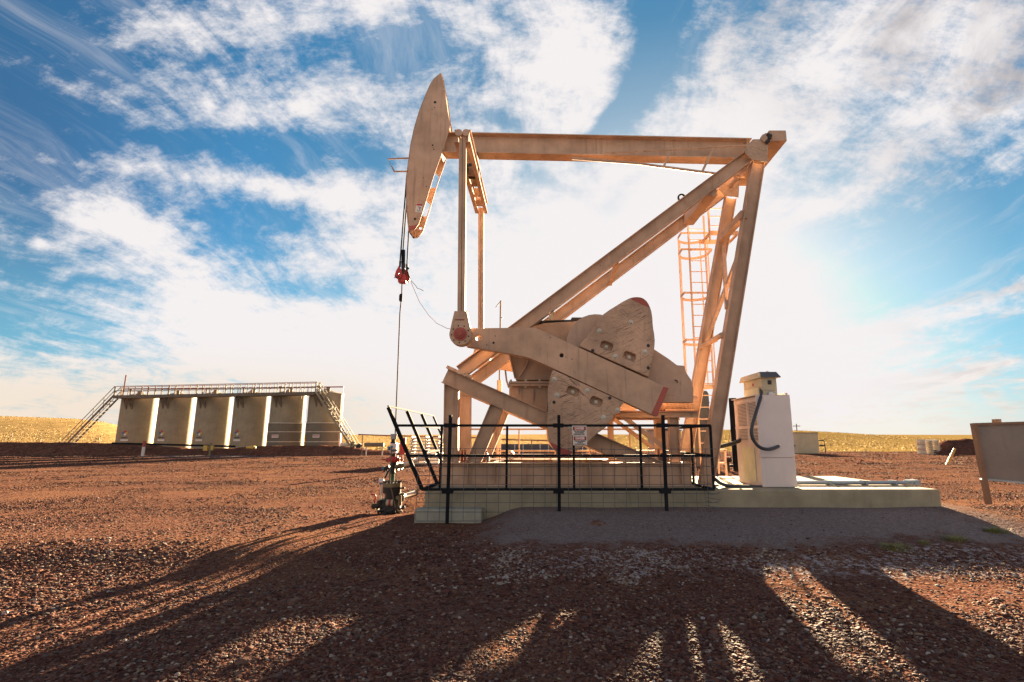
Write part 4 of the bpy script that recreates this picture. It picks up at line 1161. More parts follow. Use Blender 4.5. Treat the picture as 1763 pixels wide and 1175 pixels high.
danger(986.5, 750.4, 1010.8, 767, ['THIS EQUIPMENT', 'STARTS', 'AUTOMATICALLY'], 'lower red and white DANGER sign reading THIS EQUIPMENT STARTS AUTOMATICALLY')

# ------------------------------------------------------------------ wellhead
zw = zoom(630, 740, 7.344)
def W_(x, y, Y=YC): return at(*zw(x, y), Y)
wx = W_(330, 900).x
wh = thing('wellhead', 'oil wellhead tree of flanges, valves and red clamp under the rod', 'wellhead', (wx, YC, -.1))
def R_(px): return px / 7.344 / 900 * 10.9
def stack(name, mat, prof, cx=330, smooth=40, n=24, Y=YC):
    zs_ = [(R_(r), W_(cx, y, Y).z) for r, y in prof]
    zs_.sort(key=lambda q: q[1])
    ls = [(r, z - zs_[0][1]) for r, z in zs_]
    x_ = W_(cx, (prof[0][1] + prof[-1][1]) / 2, Y).x
    return MB().lathe((x_, Y, zs_[0][1]), ls, n).build(name, mat, wh, smooth=smooth)
stack('casing_head', M['dark'], [(120, 1100), (120, 880), (95, 870), (95, 800)])
fl = stack('casing_flange', M['dark'], [(110, 800), (112, 722)])
stack('casing_flange', M['brass'], [(112, 721), (112, 672)], 332)
m = MB()
for k in range(14):
    a = 2*math.pi*k/14; c_ = W_(332, 671); m.cyl((c_.x + R_(97)*math.cos(a), YC + R_(97)*math.sin(a), c_.z), (c_.x + R_(97)*math.cos(a), YC + R_(97)*math.sin(a), c_.z + .045), .02, n=6)
m.build('stud_bolt', M['dark'], wh)
stack('tubing_head', M['green'], [(24, 650), (24, 555)], 336)
stack('pumping_tee', M['dark'], [(34, 556), (38, 540), (30, 525), (34, 400), (30, 300)], 342)
cl = stack('clamp', M['red_bright'], [(52, 412), (62, 395), (62, 360), (50, 340)], 350)
m = MB()
for (xa_, xb_, yy_) in ((205, 300, 378), (400, 475, 380)): m.cyl(W_(xa_, yy_), W_(xb_, yy_ + 2), .018, n=8)
for (xa_, xb_, ya_, yb_, r_) in ((255, 300, 380, 380, .045), (392, 430, 378, 378, .045)): m.cyl(W_(xa_, ya_), W_(xb_, yb_), r_, n=10)
m.box(W_(395, 330, YC - .04), W_(410, 400, YC + .04)); m.box(W_(282, 350, YC - .04), W_(300, 410, YC + .04))
m.build('clamp_screw', M['red'], cl)
MB().box(W_(305, 175, YC - .09), W_(408, 298, YC + .1)).build('stuffing_box', M['white'], wh, bevel=.012)
MB().box(W_(312, 250, YC - .10), W_(396, 278, YC - .091)).build('box_label', M['slate'], wh)
m = MB(); m.box(W_(272, 215, YC - .13), W_(305, 262, YC - .05)); m.box(W_(308, 205, YC - .13), W_(340, 230, YC - .095)); m.build('sensor_cap', M['blue'], wh, bevel=.006)
stack('packing_gland', M['dark'], [(26, 175), (38, 165), (24, 150), (26, 120)], 346)
stack('drip_pot', M['galv'], [(37, 122), (42, 55)], 353)
# side valve to the left, outlet to the right
m = MB(); m.cyl(W_(300, 470), W_(225, 500), .04, n=12); m.cyl(W_(255, 470), W_(243, 515), .055, n=12); m.build('needle_valve', M['dark'], wh, smooth=40)
MB().box(W_(205, 470, YC - .05), W_(240, 505, YC + .03)).build('valve_cap', M['blue'], wh, bevel=.008)
m = MB(); m.cyl(W_(265, 520), W_(255, 590), .03, n=10); m.build('gauge_stem', M['pipe_white'], wh)
m = MB(); m.cyl(W_(372, 470), W_(470, 452), .05, n=12); m.cyl(W_(385, 468), W_(408, 463), .09, n=16); m.cyl(W_(432, 460), W_(445, 457), .085, n=16); m.cyl(W_(455, 455), W_(466, 453), .07, n=16)
m.build('outlet_valve', M['brass'], wh, smooth=40)
MB().cyl(W_(168, 650, YC - .05), W_(225, 650, YC - .05), .045, n=14).build('pressure_gauge', M['white'], wh, smooth=40)
MB().box(W_(170, 650, YC - .08), W_(215, 690, YC - .02)).build('gauge_cover', M['blue'], wh, bevel=.01)
m = MB(); m.cyl(W_(200, 690, YC - .05), W_(185, 880, YC - .1), .016, n=8); m.build('gauge_stem', M['pipe_white'], wh)
m = MB(); m.cyl(W_(290, 960), W_(100, 965), .05, n=14); m.cyl(W_(200, 960), W_(255, 960), .15, n=18); m.cyl(W_(150, 965), W_(165, 965), .10, n=16); m.build('gate_valve', M['dark'], wh, smooth=40)
m = MB(); m.cyl(W_(80, 970), W_(122, 968), .055, n=14); m.cyl(W_(182, 905), W_(184, 950), .05, n=12); m.cyl(W_(170, 890, YC - .12), W_(178, 960, YC - .12), .05, n=12); m.build('pipe_end', M['dark'], wh, smooth=40)
m = MB().tube([W_(70, 818), W_(112, 824), W_(125, 845), W_(108, 925)], .018, 8); m.build('lever', M['red_bright'], wh, smooth=50)
m = MB(); m.cyl(W_(262, 925, YC - .16), W_(345, 925, YC - .16), .065, n=14); m.build('valve_body', M['beige'], wh, smooth=40)
MB().cyl(W_(295, 925, YC - .16), W_(322, 925, YC - .16), .067, n=14).build('valve_band', M['red_bright'], wh, smooth=40)
m = MB(); m.cyl(W_(405, 985, YC - .05), W_(405, 835, YC - .05), .075, n=16); m.cyl(W_(455, 900, YC + .1), W_(455, 800, YC + .1), .05, n=12); m.build('casing_valve', M['brass'], wh, smooth=40)
m = MB(); m.cyl(W_(440, 740), W_(492, 736), .02, n=8); m.cyl(W_(450, 728), W_(450, 748), .035, n=8); m.build('bleed_valve', M['dark'], wh)
hz = [(322, 225), (318, 330), (312, 450), (300, 580), (302, 690), (330, 790), (350, 890), (372, 980), (410, 1035), (460, 1030)]
MB().tube([W_(x, y, YC - .17) for x, y in hz], .014, 8).build('control_hose', M['steel'], wh, smooth=60)
MB().tube([W_(x, y, YC - .15) for x, y in ((310, 480), (275, 540), (240, 610))], .016, 8).build('control_hose', M['rope'], wh, smooth=60)
m = MB()
for i, (x, y) in enumerate(((280, 1075), (330, 1050), (400, 1000), (450, 1000), (300, 1040), (180, 1040), (240, 1080))):
    c_ = W_(x, y, YC - .25 - .05 * (i % 3)); m.cyl(c_ + Vector((-.06, 0, 0)), c_ + Vector((.06, .03 * (i % 2) , .03)), .03, n=8)
m.build('base_fitting', M['dark'], wh)
# outlet pipes running back behind the pump
p1 = MB().tube([W_(470, 452), at(735, 786.5, 12.0), at(760, 781, 13.2)], .045, 10).build('flow_pipe', M['pipe_white'], wh, smooth=50)
p2 = MB().tube([W_(455, 850, YC + .1), at(716, 848, 12.4)], .05, 10).build('flow_pipe', M['pipe_white'], wh, smooth=50)
m = MB(); e = at(714, 849, 12.3); m.cyl(e - Vector((.12, .1, .03)), e + Vector((.0, .1, .0)), .08, n=12); m.cyl(e + Vector((.02, 0, 0)), e + Vector((.14, 0, .18)), .03, n=8); m.build('pipe_union', M['brass'], wh, smooth=40)

# ------------------------------------------------------------------ control cabinet
YV = 9.95
v0, v1 = at(1313, 840, YV), at(1370, 840, YV)
vt = at(1340, 682, YV).z
vx0, vx1 = v0.x, (v1.x + at(1357, 684, YV).x)/2 + .03
vd = 1.25
cb = thing('control_cabinet', 'tall white electrical drive cabinet standing on the concrete slab', 'cabinet', ((vx0 + vx1)/2, YV + vd/2, PZ))
MB().box((vx0 + .03, YV + .02, PZ), (vx1 - .03, YV + vd, vt)).build('cabinet_body', M['perf'], cb, bevel=.008)
MB().box((vx0, YV - .01, at(1340, 788, YV).z), (vx1, YV + .019, vt + .005)).build('upper_door', M['white'], cb, bevel=.006)
MB().box((vx0, YV - .01, PZ + .01), (vx1, YV + .019, at(1340, 788.6, YV).z - .006)).build('lower_panel', M['white'], cb, bevel=.006)
MB().box((vx0 - .02, YV - .0, vt + .006), (vx1 + .0, YV + vd + .02, vt + .02)).build('top_sheet', M['perf'], cb)
m = MB()
for z in (PZ + .35, PZ + .8, PZ + 1.2, PZ + 1.6): m.cyl((vx1 - .01, YV + .04, z - .05), (vx1 - .01, YV + .04, z + .05), .015, n=8)
m.box((vx1 - .029, YV + .1, PZ + .5), (vx1 + .012, YV + .5, PZ + 1.75))
m.build('hinge', M['perf'], cb)
# louvred side: rows of punched slots
gr = MB(); zc0, zc1 = PZ + .86, vt - .10
for col in ((.08, .42), (.60, 1.0)):
    z = zc0
    while z < zc1:
        if abs(z - (PZ + 1.1)) > .035:
            y = YV + col[0]
            while y < YV + col[1]:
                gr.box((vx0 + .024, y, z), (vx0 + .0285, y + .042, z + .013)); y += .056
        z += .028
gr.build('louvre_slots', M['slate'], cb)
m = MB()
for y in (YV + .03, YV + .5, YV + 1.08): m.box((vx0 + .018, y, PZ + .8), (vx0 + .029, y + .045, vt - .03))
for z in (PZ + .78, PZ + 1.08, vt - .09): m.box((vx0 + .0165, YV + .03, z), (vx0 + .0292, YV + vd - .03, z + .045))
m.build('louvre_frame', M['perf'], cb)
MB().box((vx0 + .018, YV + .30, PZ + .08), (vx0 + .0288, YV + .95, PZ + .72)).build('side_door', M['cream'], cb, bevel=.004)

# hooded meter box on top
zt_ = zoom(1240, 600, 4.517)
YT = 10.12
m0, m1 = at(*zt_(330, 370), YT), at(*zt_(446, 370), YT)
mt0 = at(*zt_(330, 230), YT).z; mtop = at(*zt_(330, 183), YT).z
td = .92
mbx = thing('meter_box', 'beige hooded meter box on top of the white cabinet', 'box', ((m0.x + m1.x)/2, YT, vt + .02))
MB().box((m0.x, YT, vt + .02), (m1.x, YT + td, mt0 + .02)).build('box_body', M['beige'], mbx, bevel=.008)
zsplit = at(*zt_(380, 328), YT).z
MB().box((m0.x + .006, YT - .012, zsplit + .006), (m1.x - .006, YT - .001, mt0)).build('box_door', M['beige'], mbx, bevel=.004)
MB().box((m0.x + .006, YT - .012, vt + .03), (m1.x - .006, YT - .001, zsplit - .006)).build('box_door', M['beige'], mbx, bevel=.004)
h0, h1_ = at(*zt_(322, 225), YT - .1), at(*zt_(452, 222), YT - .1)
hx0, hx1 = m0.x - .06, m1.x + .06
mb = MB()
mb.add([(hx0, YT - .10, mt0 + .0), (hx1, YT - .10, mt0), (hx1 - .05, YT - .01, mtop), (hx0 + .03, YT - .01, mtop),
        (hx0, YT + td + .08, mt0), (hx1, YT + td + .08, mt0), (hx1 - .05, YT + td + .04, mtop), (hx0 + .03, YT + td + .04, mtop)],
       [(0, 1, 2, 3), (5, 4, 7, 6), (3, 2, 6, 7), (4, 0, 3, 7), (1, 5, 6, 2), (0, 4, 5, 1)])
hd = mb.build('hood', M['beige'], mbx, bevel=.006)
MB().add([(hx0 + .012, YT - .104, mt0 + .004), (hx1 - .012, YT - .104, mt0 + .004), (hx1 - .06, YT - .016, mtop - .004), (hx0 + .04, YT - .016, mtop - .004),
          (hx0 + .012, YT - .099, mt0 + .006), (hx1 - .012, YT - .099, mt0 + .006), (hx1 - .06, YT - .011, mtop - .002), (hx0 + .04, YT - .011, mtop - .002)],
         [(0, 1, 2, 3), (4, 7, 6, 5), (0, 4, 5, 1), (1, 5, 6, 2), (2, 6, 7, 3), (3, 7, 4, 0)]).build('hood_front', M['slate'], hd)
w0_, w1_ = at(*zt_(365, 250), YT), at(*zt_(398, 282), YT)
MB().box((w0_.x, YT - .016, w1_.z), (w1_.x, YT - .0125, w0_.z)).build('window', M['ink'], mbx)
dc = at(*zt_(393, 366), YT)
MB().cyl((dc.x, YT - .03, dc.z + .01), (dc.x, YT - .0125, dc.z + .01), .075, n=22).build('meter_dial', M['galv'], mbx, smooth=40)
m = MB().cyl((dc.x, YT - .033, dc.z + .01), (dc.x, YT - .0302, dc.z + .01), .055, n=20); m.build('dial_face', M['sign_white'], mbx)
m = MB().bar((dc.x - .02, YT - .035, dc.z + .03), (dc.x + .03, YT - .035, dc.z - .0), .006, .002); m.build('dial_pointer', M['ink'], mbx)
MB().box((dc.x - .05, YT - .05, vt + .0), (dc.x + .06, YT - .02, vt + .06)).build('paper_tag', M['sign_white'], mbx)
rk = at(*zt_(258, 285), YT + .4)
MB().cyl((m0.x - .012, YT + .42, rk.z), (m0.x - .001, YT + .42, rk.z), .03, n=12).build('knockout', M['red_bright'], mbx)
c_ = at(*zt_(365, 172), YT + .3); MB().tube([(c_.x + .025 * math.cos(a), YT + .3, mtop + .028 + .025 * math.sin(a)) for a in np.linspace(0, 6.0, 12)], .006, 6, closed=True).build('lifting_ring', M['rust'], mbx)
m = MB(); m.box((m0.x - .03, YT + .1, vt + .021), (m0.x - .002, YT + td - .08, vt + .19)); m.build('base_frame', M['cream'], mbx)

# conduits
hp_ = [zt_(*c) for c in ((316, 270), (320, 320), (318, 370), (300, 430), (272, 520), (250, 590), (240, 650), (252, 705), (285, 755), (330, 782), (380, 788), (425, 775), (452, 762))]
ys = [YT + .3, YT + .12, YV - .0, YV - .12, YV - .22, YV - .26, YV - .27, YV - .27, YV - .25, YV - .22, YV - .18, YV - .10, YV - .02]
def smoothpts(pts, it=2):
    for _ in range(it):
        q = [pts[0]]
        for a, b in zip(pts[:-1], pts[1:]): q += [a.lerp(b, .25), a.lerp(b, .75)]
        q.append(pts[-1]); pts = q
    return pts
o = MB().tube(smoothpts([at(x, y, Y) for (x, y), Y in zip(hp_, ys)]), .031, 10).build('conduit', M['hose'], None, smooth=60)
tag(o, 'dark flexible conduit looping from the meter box onto the white door', 'conduit', 'dark flexible conduits')
o = MB().tube(smoothpts([at(1231, 772, 10.6), at(1245, 768, 10.7), at(1262, 764, 10.9), at(1280, 756, 11.0)]), .04, 10).build('conduit', M['hose'], None, smooth=60)
tag(o, 'dark flexible conduit rising from the steep leg to the cabinet back', 'conduit', 'dark flexible conduits')
o = MB().tube(smoothpts([at(1231, 825, 10.0), at(1240, 833, 10.05), at(1256, 838, 10.0), at(1285, 838.5, 10.0), at(1312, 839, 10.0)]), .035, 10).build('conduit', M['hose'], None, smooth=60)
tag(o, 'dark flexible conduit lying on the slab at the cabinet foot', 'conduit', 'dark flexible conduits')
yy = 10.45; pz_ = PZ + .045
xa, xb = at(1368, 836, yy).x, at(1572, 833, yy).x
cd_ = thing('conduit_run', 'straight blue grey pipe run lying along the slab right of the cabinet', 'pipe', (xa, yy, PZ))
for dy_, r_ in ((0, .034), (.12, .028)):
    MB().tube([(xa, yy + dy_, pz_), (xb + .1, yy + dy_, pz_)], r_, 10).build('pipe', M['galv'], cd_, smooth=50)
for f_ in (.3, .6, .85, .98):
    x_ = xa + (xb - xa) * f_; MB().box((x_ - .02, yy - .06, PZ), (x_ + .02, yy + .17, pz_ + .045)).build('strap', M['galv'], cd_, bevel=.004)
MB().box((xb, yy - .05, PZ), (xb + .12, yy + .2, PZ + .1)).build('junction_box', M['galv'], cd_, bevel=.01)
o = MB().tube([(v, y, z) for v, y, z in ((at(1231, 770, 13.2).x, 13.3, PZ - .35), (at(1231, 770, 13.2).x, 13.3, at(1240, 799, 13.2).z), )] , .01, 6)
# small orange square tube frame behind the steep leg
zc_ = zoom(1160, 560, 3.917)
Yf = 13.6
q = [at(*zc_(x, y), Yf) for x, y in ((262, 845), (345, 842), (348, 932), (262, 932))]
fr_ = thing('tube_frame', 'small tan square tube frame standing behind the steep right leg', 'frame', (q[0].x, Yf, 0))
for i in range(4): MB().bar(q[i], q[(i+1) % 4], .05, .05).build('frame_bar', M['tan'], fr_)
for x_ in (q[0].x, q[1].x): MB().bar((x_, Yf, q[2].z), (x_, Yf, 0), .045, .045).build('leg', M['tan'], fr_)

# ------------------------------------------------------------------ things behind
def ground_at(p): return float(ground_z(np.array([p.x]), np.array([p.y]))[0])
# black vertical pipe with valves
Ys = 24
s0, s1 = at(1266, 764, Ys), at(1258, 686, Ys)
st = thing('vent_stack', 'thick black vertical pipe stack beyond the slab, left of the cabinet', 'pipe', (s0.x, Ys, 0))
MB().cyl((s0.x, Ys, 0), (s0.x, Ys, s1.z), .17, n=18).build('stack_pipe', M['black'], st, smooth=40)
m = MB(); 
for dx_ in (-.55, .5): m.bar((s0.x + dx_, Ys, 0), (s0.x + dx_ * .25, Ys, s1.z * .62), .015, .015)
m.build('guy_rod', M['rust'], st)
m = MB(); m.cyl((s0.x - .42, Ys - .1, .0), (s0.x - .42, Ys - .1, .62), .06, n=10); m.cyl((s0.x - .56, Ys - .1, .5), (s0.x - .28, Ys - .1, .5), .12, n=14); m.cyl((s0.x - .6, Ys - .1, .22), (s0.x, Ys, .22), .06, n=10); m.build('valve', M['dark'], st, smooth=40)
MB().tube([(s0.x - .44 + .1*math.cos(a), Ys - .25, .66 + .1*math.sin(a)) for a in np.linspace(0, 5.7, 12)], .015, 6, closed=True).build('handwheel', M['red_bright'], st)
# squat tan shelter box
Yb = 52
q0, q1 = at(1373, 780, Yb), at(1408, 746, Yb)
gz0 = 0.0
bxx = thing('equipment_shelter', 'small tan equipment shelter box on the gravel edge behind the cabinet', 'shelter', ((q0.x + q1.x)/2, Yb, 0))
MB().box((q0.x, Yb, 0), (q1.x, Yb + 1.8, q1.z)).build('shelter_body', M['beige'], bxx, bevel=.02)
MB().box((q0.x + .28, Yb - .02, .12), (q1.x - .28, Yb - .001, q1.z - .12)).build('shelter_door', M['beige'], bxx, bevel=.01)
MB().box((q0.x - .05, Yb - .06, q1.z), (q1.x + .05, Yb + 1.85, q1.z + .06)).build('shelter_roof', M['steel'], bxx)
m = MB(); m.cyl((q0.x - .7, Yb + .4, .75), (q0.x, Yb + .4, .75), .06, n=10); m.box((q0.x - .35, Yb + .3, .65), (q0.x - .2, Yb + .5, .85)); m.build('inlet_pipe', M['dark'], bxx)
m = MB(); m.tube([(q1.x + .15, Yb + .3, 1.25), (q1.x + .6, Yb + .3, 1.25), (q1.x + .72, Yb + .3, 1.1), (q1.x + .75, Yb + .3, 0)], .05, 8); m.cyl((q1.x, Yb + .3, .75), (q1.x + .7, Yb + .3, .75), .06, n=10); m.box((q1.x + .25, Yb + .2, .68), (q1.x + .5, Yb + .4, .84)); m.build('outlet_pipe', M['dark'], bxx, smooth=50)
# stack of pale slats
def slat_stack(x0, x1, Y, z1, n, dep, label, nm='slat_stack', mat=None, gap=.5):
    r = thing(nm, label, 'slatted panel', ((x0 + x1)/2, Y, 0))
    h = z1 / n
    for i in range(n):
        MB().box((x0 + .06 * ((i * 7) % 3), Y, i * h + h * .1), (x1 - .05 * ((i * 5) % 3), Y + dep, i * h + h * gap + h * .1)).build('slat', mat or M['pipe_white'], r)
    for x in (x0 + .12, (x0 + x1)/2, x1 - .2): MB().box((x, Y + .05, 0), (x + .045, Y + dep - .05, z1)).build('spacer', mat or M['pipe_white'], r)
    return r
a, b_2 = at(1593, 780, 50), at(1619, 758, 50)
slat_stack(a.x, b_2.x, 50, b_2.z + .05, 8, 1.2, 'pale slatted pallet stack left of the dark gravel mound', gap=.25)
a, b_2 = at(702, 790, 30), at(760, 751, 30)
slat_stack(a.x, b_2.x, 30, b_2.z, 9, 1.2, 'pale horizontal slatted panel seen through the leaning black bars', gap=.42)
e = at(693, 768, 24); rb = MB().box((e.x - .12, 24, e.z - .38), (e.x + .12, 24.15, e.z + .36)); rb.box((e.x - .03, 24.02, -.02), (e.x + .03, 24.08, e.z - .3)); o = rb.build('marker_sign', M['red_bright'], None, bevel=.01)
tag(o, 'small red marker plate on a stake beyond the leaning bars', 'marker')
# gravel mound on the right
def mound(name, cx, cy, rx, ry, h, seed, label, cat='mound', mat=None, kind=None):
    n, k = 30, 60
    rg = np.random.default_rng(seed); vs = []; fs = []
    ph = rg.uniform(0, 6.28, 6)
    for i in range(n + 1):
        t = i / n
        for j in range(k):
            a = 2*math.pi*j/k
            rr2 = 1 + .10 * math.sin(2*a + ph[0]) + .05 * math.sin(5*a + ph[1])
            x = cx + rx * rr2 * (1 - t) * math.cos(a); y = cy + ry * rr2 * (1 - t) * math.sin(a)
            prof = 1 - (1 - min(1, t * 1.55)) ** 1.7
            z = -.1 + h * prof * (1 + .05 * math.sin(3*x + ph[2]) + .05 * math.sin(2.3*y + ph[3]) + .03*math.sin(7*x + ph[4]) * t)
            vs.append((x, y, z))
    for i in range(n):
        for j in range(k): fs.append((i*k + j, i*k + (j+1) % k, (i+1)*k + (j+1) % k, (i+1)*k + j))
    o = MB().add(vs, fs).build(name, mat, None, smooth=60)
    if kind: o['kind'] = kind
    else: tag(o, label, cat)
    return o
def soil(name, cols, sc=9):
    m, nt, b = newmat(name); P = nt.new('ShaderNodeNewGeometry').outputs['Position']
    v = nt.voro(P, sc); s = nt.new('ShaderNodeSeparateColor'); nt.l.new(v.outputs['Color'], s.inputs[0])
    n1 = nt.noise(P, 1.2, 8, .7)
    c = nt.mix(.5, nt.ramp(s.outputs[0], cols), nt.ramp(n1, [(.3, cols[0][1]), (.7, cols[-1][1])]))
    nt.l.new(c, b.inputs['Base Color']); b.inputs['Roughness'].default_value = .9; b.inputs['Specular IOR Level'].default_value = 0
    nt.l.new(nt.bump(nt.math('ADD', n1, v.outputs['Distance']), .8, .12), b.inputs['Normal'])
    return m
M['soil'] = soil('dark_scoria_soil', [(0, (.07, .03, .025)), (.6, (.14, .06, .042)), (1, (.20, .10, .07))])
M['berm'] = soil('berm_soil', [(0, (.075, .032, .025)), (.6, (.17, .07, .046)), (1, (.24, .12, .075))], 5)
cm = at(1668, 775, 50)
mound('gravel_mound', cm.x + 1.3, 51.5, 4.5, 3.4, 1.38, 3, 'dark red gravel mound on the right behind the grey board', mat=M['soil'])
# leaning yellow stake
p, q = at(1630, 801, 30), at(1644, 773, 30)
o = MB().cyl(p - (q - p) * .1, q, .07, n=10).build('marker_pipe', M['yellow'], None, smooth=40); tag(o, 'yellow marker pipe leaning to the right on the open gravel', 'pipe')
# board on posts at the right edge
Yd = 11.0
bd = thing('sign_board', 'large weathered grey board with brown edge frame on a post', 'board', (at(1700, 860, Yd).x, Yd, 0))
tl_, bl_ = at(1675, 731, Yd), at(1690, 824, Yd)
tr_, br_ = at(1800, 727, Yd - .3), at(1800, 834, Yd - .3)
XB0 = tl_.x; XB1 = tr_.x
def quad(a, b, c, d, th): 
    n = Vector((0, th, 0)); return MB().add([a, b, c, d, a + n, b + n, c + n, d + n], [(0,1,2,3),(7,6,5,4),(0,4,5,1),(1,5,6,2),(2,6,7,3),(3,7,4,0)])
quad(tl_, tr_, br_, bl_, .03).build('board_face', M['board'], bd)
f0 = Vector((0, -.03, 0))
MB().bar(tl_ + Vector((-.03, .0, .0)), tr_ + Vector((0, 0, 0)), .05, .09).build('frame_rail', M['brown_post'], bd)
MB().bar(bl_ + Vector((-.02, 0, -.01)), br_ + Vector((0, 0, -.01)), .035, .08).build('frame_rail', M['galv'], bd)
lg0 = at(1700, 864, Yd); 
MB().bar(tl_ + Vector((.0, -.02, .02)), lg0 + (lg0 - tl_) * .03 + Vector((0, -.02, 0)), .075, .10).build('post', M['brown_post'], bd)
rp0, rp1 = at(1800, 727, Yd - .3), at(1838, 872, Yd - .3)
MB().bar(rp0, rp1, .075, .10).build('post', M['brown_post'], bd)
e = at(1719, 727, Yd); MB().box((e.x - .05, Yd - .02, e.z - .02), (e.x + .05, Yd + .1, e.z + .06)).build('top_bracket', M['brown_post'], bd)
m = MB(); e = at(1737, 799, Yd); m.dome((e.x, e.y - .075, e.z), .022, .012); e = at(1757, 822, Yd); m.dome((e.x, e.y - .12, e.z), .012, .01); e = at(1732, 795, Yd); m.dome((e.x, e.y - .075, e.z), .012, .01)
m.build('knot', M['dark'], bd)
# distant power pole
e0, e1 = at(1372, 741, 190), at(1372, 730, 190)
po = thing('power_pole', 'tiny distant power pole with crossarm on the skyline', 'pole', (e0.x, 190, ground_at(e0) - .2))
MB().cyl((e0.x, 190, ground_at(e0) - .3), (e0.x, 190, e1.z), .16, n=8).build('pole_shaft', M['brown_post'], po)
MB().bar((e0.x - 1.3, 190, e1.z - .8), (e0.x + 1.3, 190, e1.z - .8), .25, .2).build('crossarm', M['brown_post'], po)
# mast and thin posts seen through the frame
Yp = 14.5
e0, e1 = at(858, 780, Yp), at(860, 518, Yp)
ms = thing('instrument_mast', 'thin instrument mast rising behind the crank arm', 'mast', (e0.x, Yp, 0))
MB().cyl((e0.x, Yp, 0), (e0.x, Yp, e1.z), .022, n=8).build('mast_pole', M['steel'], ms)
MB().cyl((e0.x, Yp, 0), (e0.x, Yp, at(858, 655, Yp).z), .07, n=10).build('mast_sleeve', M['tan'], ms)
m = MB().bar((e0.x, Yp, e1.z - .02), (e0.x - .14, Yp, e1.z - .2), .02, .02).bar((e0.x, Yp, e1.z - .5), (e0.x + .07, Yp, e1.z - .5), .015, .015); m.build('sensor_arm', M['dark'], ms)
# grey vessel behind the rear leg
Yk = 27
k0, k1 = at(1197, 770, Yk), at(1219, 672, Yk)
vs_ = thing('separator_vessel', 'tall grey upright vessel partly hidden behind the steep legs', 'tank', ((k0.x + k1.x)/2, Yk, 0))
kr = (k1.x - k0.x)/2; kx = (k0.x + k1.x)/2
MB().lathe((kx, Yk, 0), [(kr, 0), (kr, k1.z - .2), (kr * .8, k1.z - .06), (kr * .3, k1.z)], 28).build('vessel_shell', M['tank_low'], vs_, smooth=40)
m = MB()
for z in np.arange(.5, k1.z - .3, .9): m.lathe((kx, Yk, z), [(kr + .001, 0), (kr + .025, .01), (kr + .025, .05), (kr + .001, .06)], 28)
m.build('vessel_band', M['tank_low'], vs_)
# tan housing behind the deck
Yq = 26
q0, q1 = at(1126, 778, Yq), at(1158, 742, Yq)
hs = thing('equipment_house', 'small tan equipment house seen through the motor deck posts', 'shelter', ((q0.x + q1.x)/2, Yq, 0))
MB().box((q0.x, Yq, 0), (q1.x + .4, Yq + 1.5, q1.z)).build('house_body', M['tan_grey'], hs, bevel=.02)
MB().box((q0.x - .05, Yq - .05, q1.z), (q1.x + .45, Yq + 1.55, q1.z + .05)).build('house_roof', M['steel'], hs)
MB().box((q0.x + .1, Yq - .012, .2), (q0.x + .32, Yq - .001, q1.z - .1)).build('louvre_panel', M['cream'], hs)
# containment wall with posts in the middle distance
Yw = 56
w0, w1 = at(835, 778, Yw), at(1010, 764, Yw)
cw = thing('containment_wall', 'low dark corrugated containment wall with pale posts across the middle distance', 'wall', ((w0.x + w1.x)/2, Yw, 0))
m = MB(); n_ = 90
for i in range(n_):
    xa = w0.x + (w1.x - w0.x) * i / n_; xb = w0.x + (w1.x - w0.x) * (i + 1) / n_
    m.box((xa, Yw + .03 * (i % 2), 0), (xb, Yw + .06 + .03 * (i % 2), w1.z - .05))
m.build('wall_sheet', M['slate'], cw)
for i in range(12):
    x = w0.x + (w1.x - w0.x) * (i + .5) / 12; MB().box((x - .05, Yw - .06, 0), (x + .05, Yw - .002, w1.z)).build('wall_post', M['pipe_white'], cw)
# long red line and grey horizontal vessel
Yr2 = 46
pts = [at(617, 748.5, Yr2), at(672, 750.5, Yr2), at(800, 753, Yr2), at(880, 757.5, Yr2), at(990, 760, Yr2)]
rl = thing('flare_line', 'long thin red pipe carried on posts across the middle distance', 'pipe', (pts[2].x, Yr2, 0))
MB().tube(pts, .05, 8).build('pipe', M['rust'], rl)
for f_ in (0.02, .2, .38, .62, .8, .98):
    x = pts[0].x + (pts[-1].x - pts[0].x) * f_; zi = float(np.interp(x, [p_.x for p_ in pts], [p_.z for p_ in pts]))
    MB().cyl((x, Yr2, 0), (x, Yr2, zi), .04, n=8).build('support', M['steel'], rl)
Yh = 44
a, b_2 = at(628, 766, Yh), at(661, 766, Yh)
hv = thing('pipe_header', 'short grey horizontal pipe header on legs right of the tank stairs', 'pipe', ((a.x + b_2.x)/2, Yh, 0))
MB().cyl((a.x, Yh, a.z), (b_2.x, Yh, a.z), .17, n=14).build('header_pipe', M['tank_low'], hv, smooth=40)
for x in (a.x + .15, b_2.x - .1): MB().cyl((x, Yh, 0), (x, Yh, a.z), .05, n=8).build('support', M['pipe_white'], hv)
